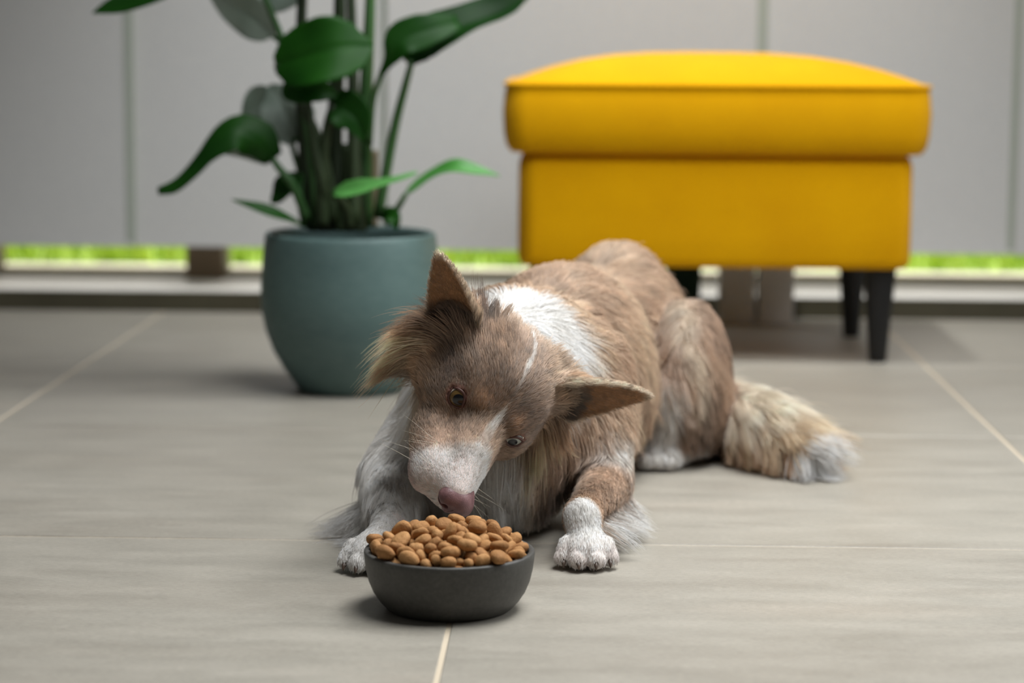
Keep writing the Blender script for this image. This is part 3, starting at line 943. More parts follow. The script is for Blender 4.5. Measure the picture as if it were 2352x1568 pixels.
# hind legs
ell((12.2, 250.0, 8.8), (4.3, 8.0, 8.8), ry(4), 0.9, 'hind')
cap((10.6, 243.5, 9.0), (9.6, 245.0, 2.4), 1.9, 1.5, 0.8, 'hind')
cap((13.8, 254, 2.2), (9.2, 244.5, 1.9), 1.9, 1.9, 1.2, 'hind')
for o in (-1.1, 0, 1.1):
    cap((9.4 + o, 244.5, 1.7), (8.8 + o, 242.3, 1.1), 1.0, 0.9, 0.3, 'hind')
ell((-4.0, 255, 8.4), (4.6, 8.6, 8.6), ry(15), 2.0, 'hind')
cap((-6.2, 254, 2.2), (-8.5, 245, 1.9), 1.9, 1.9, 1.2, 'hind')
# tail
TAILP = catmull([(7.5, 266, 6.8), (13, 258.5, 4.9), (17.5, 251.5, 4.4), (21.6, 245.5, 3.7), (24.8, 241, 2.4)], 9)
TR = [2.4, 2.5, 2.6, 2.7, 2.7, 2.6, 2.2, 1.6, 0.9]
for i in range(8):
    cap(TAILP[i], TAILP[i + 1], TR[i], TR[i + 1], 1.0, 'tail')
# head
hell((-3.5, 0, 0.5), (4.9, 5.2, 4.2), 1.2)                # skull
for s in (1, -1):
    hell((-2.0, 3.4 * s, -1.8), (3.8, 2.3, 3.2), 1.2)     # cheeks
    hell((-4.8, 4.4 * s, -2.8), (3.2, 2.2, 3.2), 1.4)     # masseter
hcap((-0.5, 0, -0.1), (4.0, 0, -1.2), 2.7, 2.0, 1.0)     # nasal bridge
hcap((1.5, 0, -2.4), (7.3, 0, -2.6), 2.8, 2.1, 0.9)      # muzzle
for s, x, r in ((1, -0.25, -0.25), (-1, 0.6, 0.2)):
    hell((5.8, (1.4 + x) * s, -3.3), (3.1, 1.6 + r, 2.1), 0.8)    # flews
    hell((2.6, (2.0 + x) * s, -3.5), (3.2, 1.7 + r, 2.2), 1.0)
hcap((3.2, 0.05, -0.65), (8.4, 0.2, -1.65), 1.5, 1.25, 0.5)   # top of muzzle
hcap((-2.0, 0, -5.0), (5.4, 0, -5.3), 2.4, 1.4, 0.8)      # lower jaw
for s in (1, -1):
    hcap((0.8, 1.9 * s, 1.35), (-1.5, 3.3 * s, 1.75), 0.95, 1.05, 0.7)   # brows
    hell((0.25, 2.95 * s, -0.05), (1.5, 1.35, 1.35), 0.5)                # lids
    hcap((1.4, 2.7 * s, -1.5), (-1.2, 4.0 * s, -1.4), 0.9, 1.0, 0.7)     # cheekbone below eye
    hell((-5.3, 4.4 * s, 1.2), (2.1, 2.0, 1.7), 1.0)                     # ear root

EYE = {}
ERAD = 1.15
for s in (1, -1):
    c = Hd(0.62, 2.98 * s, 0.05)
    fw = nrmz(Hv(*((0.95, 0.26, 0.34) if s > 0 else (0.74, -0.56, 0.36))))
    hz = nrmz(Hv(-0.62, 0.78 * s, 0.10) - fw * np.dot(Hv(-0.62, 0.78 * s, 0.10), fw))     # towards outer corner
    vt = np.cross(fw, hz) * s
    if np.dot(vt, HU) < 0:
        vt = -vt
    EYE[s] = (c, fw, hz, vt)
EW = {1: 0.95, -1: 1.02}
EH = {1: 0.60, -1: 0.82}

EAR = {}
for s, tipl in ((1, (-1.1, 6.2, 4.8)), (-1, (-0.5, -6.0, 4.3))):
    b = Hd(-5.8, 5.1 if s > 0 else -5.5, 1.1 if s > 0 else 0.8)
    tip = b + Hv(*tipl) * 1.12
    a = nrmz(tip - b)
    n = Hv(0.9, 0.35 * s, -0.12) + 0.25 * CB
    n = nrmz(n - a * np.dot(n, a))
    EAR[s] = (b, a, np.cross(a, n), n, np.linalg.norm(tip - b))


EARW = {1: 2.95, -1: 2.4}


def sd_ear(p, s):
    b, a, sd, n, Ln = EAR[s]
    q = p - b
    t = q @ a / Ln
    x = q @ sd
    z = q @ n
    tc = np.clip(t, 0, 1)
    w = EARW[s] * np.maximum(1 - tc, 0) ** 0.66 * (1 + 0.25 * np.sin(np.pi * tc)) + 0.06
    w = np.where(t < 0, EARW[s] + t * 2.0, w)
    z0 = 1.4 * (x / 2.7) ** 2 * (1 - 0.3 * tc) - 0.35 + 0.35 * tc ** 2
    th = 0.42 - 0.20 * tc
    d = np.maximum(np.abs(x) - w, np.abs(z - z0) - th)
    d = np.maximum(d, (t - 1.0) * Ln)
    d = np.maximum(d, (-0.28 - t) * Ln)
    return d * 0.8


def smin(a, b, k):
    h = np.clip(0.5 + 0.5 * (b - a) / k, 0, 1)
    return b * (1 - h) + a * h - k * h * (1 - h)


def sd_prim(kind, dt, p):
    if kind == 'cap':
        a, b, ra, rb = dt
        ab = b - a
        t = np.clip(((p - a) @ ab) / (ab @ ab), 0, 1)
        return np.linalg.norm(p - a - t[:, None] * ab, axis=1) - (ra + (rb - ra) * t)
    c, r, R = dt
    q = (p - c) @ R.T
    k0 = np.linalg.norm(q / r, axis=1)
    k1 = np.linalg.norm(q / (r * r), axis=1) + 1e-9
    return k0 * (k0 - 1) / k1


# keep soft blends within the neck/limb order above
def sdf(p, ears=True, carve=True):
    d = np.full(len(p), 50.0)
    for kind, dt, k, g in PR:
        if kind == 'cap':
            lo = np.minimum(dt[0], dt[1]) - max(dt[2], dt[3])
            hi = np.maximum(dt[0], dt[1]) + max(dt[2], dt[3])
        else:
            lo, hi = dt[0] - dt[1].max(), dt[0] + dt[1].max()
        m_ = np.all((p > lo - 9) & (p < hi + 9), axis=1)
        if not m_.any():
            continue
        q = sd_prim(kind, dt, p[m_])
        d[m_] = smin(d[m_], q, k)
    if ears:
        for s in (1, -1):
            m_ = np.linalg.norm(p - EAR[s][0], axis=1) < 14
            if m_.any():
                d[m_] = smin(d[m_], sd_ear(p[m_], s), 0.55)
    if carve:
        for s in (1, -1):
            c, fw, hz, vt = EYE[s]
            m_ = np.linalg.norm(p - c, axis=1) < 3
            if m_.any():
                q = p[m_] - c
                h, v_, o = q @ hz, q @ vt, q @ fw
                al = (np.abs(v_ + 0.05) - EH[s] * (1 - (h / EW[s]) ** 2)) * 0.75
                al = np.maximum(al, 0.1 - o)
                al = np.maximum(al, np.linalg.norm(q, axis=1) - 2.2)
                d[m_] = np.maximum(d[m_], -al)
        d = np.maximum(d, 0.05 - p[:, 2])          # rests on the floor
    return d


def grad(p, e=0.08, **kw):
    g_ = np.zeros_like(p)
    for i in range(3):
        o = np.zeros(3)
        o[i] = e
        g_[:, i] = sdf(p + o, **kw) - sdf(p - o, **kw)
    return g_ / (np.linalg.norm(g_, axis=1)[:, None] + 1e-9)


def surface_net(fn, lo, hi, h, B=8):
    lo = np.array(lo, float)
    nb_ = np.ceil((np.array(hi) - lo) / (h * B)).astype(int)
    N = nb_ * B + 1
    G = np.full(N, 5.0, np.float32)
    bi = np.stack(np.meshgrid(*[np.arange(k) for k in nb_], indexing='ij'), -1).reshape(-1, 3)
    cen = lo + (bi + 0.5) * B * h
    dc = fn(cen)
    for b_, v_ in zip(bi[dc < 0], dc[dc < 0]):
        s_ = b_ * B
        G[s_[0]:s_[0] + B + 1, s_[1]:s_[1] + B + 1, s_[2]:s_[2] + B + 1] = -5
    act = bi[np.abs(dc) < B * h * 0.87 * 1.35 + 0.2]
    loc = np.stack(np.meshgrid(*[np.arange(B + 1)] * 3, indexing='ij'), -1).reshape(-1, 3)
    for c0 in range(0, len(act), 600):
        a_ = act[c0:c0 + 600]
        idx = (a_[:, None, :] * B + loc[None]).reshape(-1, 3)
        G[idx[:, 0], idx[:, 1], idx[:, 2]] = fn(lo + idx * h)
    I = G < 0
    c = [I[:-1, :-1, :-1], I[1:, :-1, :-1], I[:-1, 1:, :-1], I[1:, 1:, :-1], I[:-1, :-1, 1:], I[1:, :-1, 1:], I[:-1, 1:, 1:], I[1:, 1:, 1:]]
    s_ = sum(x.astype(np.int8) for x in c)
    cells = np.argwhere((s_ > 0) & (s_ < 8))
    off = np.array([(i & 1, (i >> 1) & 1, (i >> 2) & 1) for i in range(8)])
    cv = np.stack([G[cells[:, 0] + o[0], cells[:, 1] + o[1], cells[:, 2] + o[2]] for o in off], 1)
    acc = np.zeros((len(cells), 3))
    cnt = np.zeros(len(cells))
    for a_ in range(8):
        for ax in range(3):
            if a_ & (1 << ax):
                continue
            b_ = a_ | (1 << ax)
            va, vb = cv[:, a_], cv[:, b_]
            mk = (va < 0) != (vb < 0)
            t = np.where(mk, va / np.where(mk, va - vb, 1), 0)
            pt = off[a_][None] + t[:, None] * (off[b_] - off[a_])[None]
            acc += np.where(mk[:, None], pt, 0)
            cnt += mk
    V = lo + (cells + acc / cnt[:, None]) * h
    ID = np.full(np.array(G.shape) - 1, -1, np.int32)
    ID[cells[:, 0], cells[:, 1], cells[:, 2]] = np.arange(len(cells))
    Fs = []
    for ax in range(3):
        u_, w_ = (ax + 1) % 3, (ax + 2) % 3
        sl0 = [slice(1, -1)] * 3
        sl0[ax] = slice(0, -1)
        sl1 = [slice(1, -1)] * 3
        sl1[ax] = slice(1, None)
        A_, B_ = I[tuple(sl0)], I[tuple(sl1)]
        e_ = np.argwhere(A_ != B_)
        base = e_.copy()
        base[:, u_] += 1
        base[:, w_] += 1
        ins = A_[e_[:, 0], e_[:, 1], e_[:, 2]]
        q = []
        for du, dw in ((0, 0), (-1, 0), (-1, -1), (0, -1)):
            t_ = base.copy()
            t_[:, u_] += du
            t_[:, w_] += dw
            q.append(ID[t_[:, 0], t_[:, 1], t_[:, 2]])
        q = np.stack(q, 1)
        q[~ins] = q[~ins][:, ::-1]
        Fs.append(q)
    Fq = np.concatenate(Fs)
    Fq = Fq[(Fq >= 0).all(1)]
    return V, Fq


LO, HI = (-27, 186, -0.6), (31, 273, 28)
DV, DF = surface_net(sdf, LO, HI, 0.24)
for _ in range(2):
    d_ = sdf(DV)
    DV = DV - grad(DV, 0.06) * np.clip(d_, -0.12, 0.12)[:, None]
print('dog mesh', len(DV), len(DF), round(time.time() - T0, 1))

# ------------------------------------------------------------------ dog: coat
def lin(*c):
    return np.array(srgb(*c)[:3])


def sst(x, a, b):
    t = np.clip((x - a) / (b - a), 0, 1)
    return t * t * (3 - 2 * t)


def wob(p, s, seed=0):
    """cheap smooth noise about -1..1"""
    r_ = np.random.default_rng(seed)
    out = np.zeros(len(p))
    for i in range(5):
        k = r_.normal(size=3)
        k = k / np.linalg.norm(k) * s * r_.uniform(0.6, 1.5)
        out += np.sin(p @ k + r_.uniform(0, 6.28))
    return out / 2.6


GROUPS = ['body', 'head', 'legL', 'legR', 'hind', 'tail']


def group_dist(p):
    D_ = np.full((len(p), 8), 30.0)
    for kind, dt, k, g_ in PR:
        i = GROUPS.index(g_)
        D_[:, i] = np.minimum(D_[:, i], sd_prim(kind, dt, p))
    for i, s in ((6, 1), (7, -1)):
        q = p - EAR[s][0]
        t = q @ EAR[s][1] / EAR[s][4]
        D_[:, i] = np.where(t > 0.10, sd_ear(p, s), 30)
    return D_


def idw(p, pts, vals, pw=3.0):
    pts = np.array(pts, float)
    vals = np.array(vals, float)
    d2 = ((p[:, None, :] - pts[None]) ** 2).sum(-1) + 0.3
    w_ = d2 ** (-pw / 2)
    w_ /= w_.sum(1)[:, None]
    return w_ @ vals


UD = np.array([0, 0, -1.0])
# body controls: position, flow, length (cm)
BCON = [((-5.5, 211, 22), SP + 0.15 * UD, 3.6), ((-1, 209, 18), (0.7, 0.5, -0.5), 3.6), ((-11, 210, 19), (-0.6, 0.5, -0.5), 4.0),
        ((-5, 222, 22), SP, 3.0), ((-1, 236, 22.5), SP, 2.6), ((4.5, 257, 22), SP, 2.6), ((8, 266, 17), (0.4, 0.8, -0.5), 3.2),
        ((-10.5, 232, 16), SP * 0.8 + 0.6 * UD, 3.2), ((8, 236, 16), SP * 0.8 + 0.55 * UD, 3.0), ((9, 238, 9), SP * 0.6 + 0.8 * UD, 3.4),
        ((8.5, 236, 3), (0.1, 0.5, -0.8), 3.5), ((2.5, 219, 17), (0.35, 0.8, -0.45), 3.0), ((5.5, 217, 10), (0.2, 0.6, -0.8), 2.6),
        ((4.5, 214, 6), (0.2, 0.3, -0.8), 1.1), ((3.0, 210.5, 4.5), (-0.2, -0.5, -0.6), 0.9), ((6.0, 213.5, 4.0), (0.2, 0.4, -0.8), 0.9), ((4.5, 215, 2.5), (0.2, 0.5, -0.8), 0.8), ((5.8, 216.5, 5.5), (0.2, 0.5, -0.8), 1.2), ((3.5, 212, 1.5), (0.5, 0.3, -0.3), 1.0), ((-7, 205, 5), (0.0, -0.1, -1.0), 4.0), ((-6, 204, 9), (0.05, -0.15, -1.0), 4.6), ((-1.0, 207, 10), (0.15, -0.1, -1.0), 4.0),
        ((-14, 207, 10), (-0.3, -0.1, -1.0), 4.6), ((-15, 209, 14), (-0.5, 0.1, -0.9), 4.6), ((-17, 214, 11), (-0.35, 0.3, -0.9), 3.4),
        ((-19, 213, 6), (-0.4, 0.2, -0.9), 3.0), ((-9, 250, 10), SP * 0.6 + 0.8 * UD, 3.5), ((-7, 210, 2), (0, 0.2, -1), 3.0)]
BP_, BF_, BL_ = [c[0] for c in BCON], [nrmz(c[1]) for c in BCON], [c[2] for c in BCON]
# head controls in head frame
HC = []


def hc(f, l, u, fl, ln, sym=True):
    HC.append(((f, l, u), nrmz(fl), ln))
    if sym and l != 0:
        HC.append(((f, -l, u), nrmz((fl[0], -fl[1], fl[2])), ln))


hc(9, 0, -0.4, (-1, 0, 0.1), 0.22)
hc(8.5, 2, -2.4, (-1, 0.15, -0.2), 0.3)
hc(7.5, 1.6, -4.6, (-0.8, 0.1, -0.6), 0.45)
hc(5, 0, 0.7, (-1, 0, 0.1), 0.36)
hc(5, 2.4, -2.5, (-1, 0.1, -0.3), 0.42)
hc(2, 0, 1.4, (-1, 0, 0.3), 0.5)
hc(2, 2.6, -1.5, (-1, 0.3, -0.2), 0.5)
hc(2, 2.8, -4, (-0.9, 0.2, -0.5), 0.8)
hc(1.2, 2.4, 1.6, (-0.6, 0.5, 0.6), 0.5)
hc(-0.5, 4.3, 0.3, (-0.9, 0.4, 0.1), 0.6)
hc(-2.5, 0, 4.6, (-1, 0, 0.2), 0.75)
hc(-2.5, 2.8, 4.0, (-0.9, 0.45, 0.1), 0.8)
hc(-5.8, 0, 4.3, (-1, 0, -0.1), 1.0)
hc(-5.4, 3.0, 3.8, (-0.7, 0.6, 0.2), 1.3)
hc(-2.5, 5.2, -1.0, (-0.9, 0.4, -0.25), 0.95)
hc(-2.5, 5.4, -3.6, (-0.75, 0.4, -0.6), 1.6)
hc(-5, 6.0, -1.0, (-0.1, 0.8, -0.5), 5.2)
hc(-4.5, 6.2, -2.6, (0.2, 0.65, -0.7), 5.2)
hc(-5.0, 6.4, -4.0, (0.4, 0.5, -0.75), 7.0)
hc(-8, 5.5, -2.0, (0.1, 0.75, -0.65), 8.0)
hc(-8, 4.5, -5.0, (0.4, 0.4, -0.8), 6.5)
hc(-7, 6.0, 1.0, (-0.45, 0.9, -0.25), 4.8)
hc(-7.0, 3.6, 2.6, (-0.6, 0.2, 0.6), 2.0)
hc(-8.2, 0, 2.0, (-0.95, 0, -0.2), 1.6)
hc(-8.2, 3.5, 0.5, (-0.8, 0.6, -0.2), 2.6)
hc(-2, 0, -7, (-0.9, 0, -0.5), 2.4)
hc(4, 0, -6.2, (-0.9, 0, -0.3), 0.6)
HP_, HFl_, HLn_ = [c[0] for c in HC], [c[1] for c in HC], [c[2] for c in HC]
HFl_ = [HF * a[0] + HL * a[1] + HU * a[2] for a in HFl_]

# colours
BROWN, DARK, TAN, ORNG, WHITE, CREAM, PINK = lin(186, 156, 132), lin(112, 86, 70), lin(236, 210, 182), lin(206, 156, 112), lin(250, 246, 241), lin(234, 218, 196), lin(206, 158, 146)


def mixc(a, b, w_):
    w_ = np.asarray(w_)[:, None]
    return a * (1 - w_) + b * w_


def head_col(p):
    q = (p - HO) @ HR.T
    f, l, u = q.T
    n1, n2 = wob(q, 0.9, 1), wob(q, 2.6, 2)
    c = np.tile(BROWN * 0.86, (len(p), 1))
    c = mixc(c, TAN * 0.95, sst(f + 0.3 * n1, 0.5, 4.0) * sst(np.abs(l) * -1 + 2.6, 0, 1.2) * 0.75)           # paler bridge
    c = mixc(c, DARK * 0.7, 0.75 * np.exp(-((f + 1.2) ** 2 + (np.abs(l) - 4.4) ** 2 + (u + 0.3) ** 2) / 5))      # beside the eyes
    c = mixc(c, DARK * 0.8, 0.6 * np.exp(-((f - 0.3) ** 2 / 5 + (np.abs(l) - 1.6) ** 2 / 1.2 + (u - 1.5) ** 2 / 5)))
    c = mixc(c, DARK, 0.35 * np.clip(n1, 0, 1) * sst(u, -3, 1))
    c = mixc(c, ORNG, 0.6 * np.exp(-((f - 0.9) ** 2 + (np.abs(l) - 1.9) ** 2 + (u - 1.9) ** 2) / 0.7))        # brow spots
    c = mixc(c, DARK * 0.55, 0.85 * sst(-f + 0.4 * n1, 3.4, 5.6) * sst(np.abs(l), 3.4, 4.6) * sst(u, -2.6, -0.2) * (1 - sst(u, 2.5, 4)))      # dark fur under the ears, with the shade there painted in
    c = mixc(c, TAN, 0.55 * sst(-f, 5.5, 8.5) * (1 - sst(np.abs(l), 2.5, 4.5)))                               # nape
    c = mixc(c, TAN * 0.9, 0.55 * sst(-u + 0.4 * n1, 2.2, 4.5) * sst(f, 0.5, 3) * (1 - sst(f, 4.5, 6)))
    c = mixc(c, mixc(np.array([ORNG]), TAN, [0.6])[0] * 1.1, 0.7 * sst(np.abs(l) + 0.3 * n1, 4.8, 6.2) * sst(-u, -0.5, 2.0))
    c = mixc(c, TAN * 1.05, 0.5 * sst(l + 0.5 * n1, 0.3, 2.5) * sst(-f, 1.5, 4.5) * sst(u, 1.0, 3.0))  # tan-cream highlight painted on the crown
    # blaze
    bw = np.interp(f, [-8, -5.5, -1, 0.2, 1.5, 3.5, 5.0, 6.0], [0.10, 0.2, 0.10, 0.05, 0.22, 0.40, 0.8, 2.0])
    lc = 0.12 + 0.10 * np.sin(f * 1.1)
    w_ = 1 - sst(np.abs(l - lc) + 0.10 * n2, bw * 0.55, bw * 1.25 + 0.1)
    w_ = w_ * np.interp(f, [-8.5, -7, -1.5, 0.0, 1.2, 3], [0, 0.75, 0.7, 0.35, 0.85, 1]) * sst(u, -1.5, 0.0)
    c = mixc(c, WHITE, w_)
    # white muzzle
    c = mixc(c, mixc(np.array([TAN]), PINK, [0.35])[0] * 1.05, 0.7 * sst(f + 0.4 * n1, 2.0, 4.6) * sst(u, -4, -1.5))
    mz = sst(f + 0.35 * n1 + 0.12 * n2 + 0.42 * np.minimum(l, 0.4), 3.9, 5.3)
    c = mixc(c, WHITE, mz)
    c = mixc(c, PINK * 0.95, mz * 0.55 * sst(-u + 0.25 * n1, 2.6, 4.2))
    for sf, sl, su, sr in ((6.6, -1.2, -0.4, 0.14), (7.3, -1.0, -0.6, 0.12), (6.1, -0.95, -0.1, 0.1), (6.9, -1.55, -0.7, 0.08)):
        c = mixc(c, DARK * 1.3, 0.8 * np.exp(-((f - sf) ** 2 + (l - sl) ** 2 + (u - su) ** 2 * 0.4) / (2 * sr * sr)))
    # chin and throat white
    c = mixc(c, WHITE * 0.9, sst(-u, 5.2, 6.6) * sst(f, -6, -2))
    return c


def body_col(p):
    n1, n2 = wob(p, 0.35, 4), wob(p, 1.0, 5)
    c = np.tile(BROWN * 1.05, (len(p), 1))
    st_ = wob(p * np.array([1, 0.25, 1]), 1.3, 31)
    c = mixc(c, TAN, 0.45 * np.clip(n1, 0, 1) + 0.3 * np.clip(st_, 0, 1) + 0.12)
    c = mixc(c, DARK, 0.2 * np.clip(-n1, 0, 1))
    # white collar over the nape
    mid = np.array([-6.3, 211.5, 14])
    q = p - mid
    a_ = q @ nrmz((0.30, 0.93, 0.25))
    wz = (1 - sst(np.abs(a_ + 0.2 + 0.6 * n2), 4.2, 6.0))
    ring = wz * sst(p[:, 2] + 0.6 * n2, 12.0, 15.5)
    ring = ring * (1 - sst(p[:, 0] + 0.4 * n2, -1.5, 1.5))
    c = mixc(c, WHITE, ring)
    # white chest, front and foot of the neck
    ch = (1 - sst(p[:, 1] + 0.8 * n2, 208.5, 212.5)) * (1 - sst(p[:, 2], 12, 15))
    ch = ch * (1 - sst(p[:, 0] + 0.5 * n2, -5.5, -2.5))
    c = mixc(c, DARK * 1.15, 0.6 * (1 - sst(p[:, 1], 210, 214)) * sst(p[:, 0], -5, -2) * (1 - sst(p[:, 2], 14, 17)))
    c = mixc(c, DARK * 0.3, 0.9 * (1 - sst(p[:, 1], 211, 215)) * sst(p[:, 0] + 0.4 * n2, -4.8, -3.0) * (1 - sst(p[:, 0], 1.0, 2.5)) * (1 - sst(p[:, 2] + 0.4 * n2, 6.0, 8.5)))  # armpit shadow painted in over blackish hair
    c = mixc(c, WHITE * 0.95, ch)
    c = mixc(c, WHITE * 0.97, (1 - sst(p[:, 0] + 0.7 * n1, -15.5, -12.5)) * (1 - sst(p[:, 1], 214, 219)))
    # white flash on the near shoulder
    c = mixc(c, WHITE, 0.9 * np.exp(-((p[:, 0] - 4.2) ** 2 / 6 + (p[:, 1] - 212.0) ** 2 / 10 + (p[:, 2] - 7.6) ** 2 / 2.6)))
    c = mixc(c, WHITE * 0.95, 0.95 * (1 - sst(p[:, 2] + 0.5 * n2, 2.0, 5.0)))
    return c


def leg_col(p, g_):
    n1, n2 = wob(p, 0.8, 6), wob(p, 2.2, 7)
    if g_ == 'legL':
        t = p @ nrmz(EL - WL) - WL @ nrmz(EL - WL)
        c = np.tile(BROWN * 0.95, (len(p), 1))
        c = mixc(c, mixc(np.array([ORNG]), TAN, [0.4])[0] * 1.1, (1 - sst(t + 0.6 * n1, -0.5, 3.2)) * 0.75)
        wv_ = np.maximum(1 - sst(p[:, 1] + 0.35 * n2, 200.3, 201.5), 1 - sst(p[:, 2] + 0.3 * n2, 2.9, 3.7) * sst(p[:, 1], 199, 201))
        wv_ = 1 - sst(p[:, 1] - 0.35 * (p[:, 2] - 3.2) + 0.35 * n2, 198.0, 199.4)
        c = mixc(c, WHITE, wv_)
        c = mixc(c, PINK, 0.22 * wv_ * (1 - sst(p[:, 2], 1.5, 3.0)))
        return c
    c = np.tile(WHITE * 0.93, (len(p), 1))
    c = mixc(c, TAN * 0.85, 0.45 * np.clip(wob(p, 0.7, 12), 0, 1) * sst(p[:, 1], 200, 204))
    return c


def hind_col(p):
    n1, n2 = wob(p, 0.5, 8), wob(p, 1.6, 9)
    c = np.tile(BROWN, (len(p), 1))
    c = mixc(c, DARK * 1.1, 0.5 * sst(-n1, 0, 1))
    st = np.exp(-((p[:, 0] - 12.3 + 0.18 * (p[:, 2] - 12) + 0.35 * n2) / 0.75) ** 2) * sst(p[:, 2], 6, 9)
    c = mixc(c, CREAM, 0.8 * st)
    c = mixc(c, DARK * 0.8, 0.6 * np.exp(-((p[:, 0] - 13.6) / 1.2) ** 2) * (1 - sst(p[:, 2], 8, 12)))
    sh = (1 - sst(p[:, 0] + 0.3 * n2, 10.4, 11.6)) * (1 - sst(p[:, 1], 245.5, 248)) * (1 - sst(p[:, 2], 9, 11.5))
    c = mixc(c, WHITE * 0.97, 0.95 * sh)
    c = mixc(c, WHITE * 0.95, (1 - sst(p[:, 2] + 0.4 * n2, 2.6, 4.2)) * (1 - sst(p[:, 1], 247.5, 250)))
    return c


def tail_col(p, t):
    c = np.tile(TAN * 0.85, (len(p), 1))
    c = mixc(c, CREAM * 1.08, sst(p[:, 2], 4.2, 6.0) * 0.95 * (1 - sst(t, 0.65, 0.9)))  # creamy top-lit highlight painted along the upper tail
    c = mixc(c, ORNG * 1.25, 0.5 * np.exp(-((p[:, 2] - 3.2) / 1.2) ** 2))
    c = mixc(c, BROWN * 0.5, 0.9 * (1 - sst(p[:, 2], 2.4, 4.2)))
    c = mixc(c, WHITE, sst(t + 0.05 * wob(p, 1.2, 10), 0.90, 1.0))
    return c


def ear_col(p, s, inner):
    b, a, sd, n, Ln = EAR[s]
    q = p - b
    t = q @ a / Ln
    x = q @ sd
    w = EARW[s] * np.maximum(1 - t, 0.0) ** 0.66 * (1 + 0.25 * np.sin(np.pi * np.clip(t, 0, 1))) + 0.06
    rim = sst(np.abs(x) / w, 0.88, 1.0) * (0.9 if s > 0 else 0.55)
    ci = np.tile(ORNG * 0.66, (len(p), 1))  # orange of light coming through the ear, painted inside
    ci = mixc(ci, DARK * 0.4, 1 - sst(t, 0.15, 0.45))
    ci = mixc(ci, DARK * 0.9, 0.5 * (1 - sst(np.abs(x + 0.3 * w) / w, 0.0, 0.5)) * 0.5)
    co = np.tile(mixc(np.array([BROWN]), TAN, [0.55])[0], (len(p), 1))
    co = mixc(co, ORNG, 0.35 * (1 - sst(t, 0.1, 0.5)))
    c = mixc(co, ci, inner)
    c = mixc(c, CREAM * 1.05, rim * 0.85)  # backlit pale edge painted along the rim and tip
    return mixc(c, CREAM * 1.05, sst(t, 0.88, 0.98) * 0.6)


def tail_t(p):
    d = ((p[:, None] - TAILP[None]) ** 2).sum(-1)
    i = d.argmin(1)
    return i / (len(TAILP) - 1), i


EARIN = {}


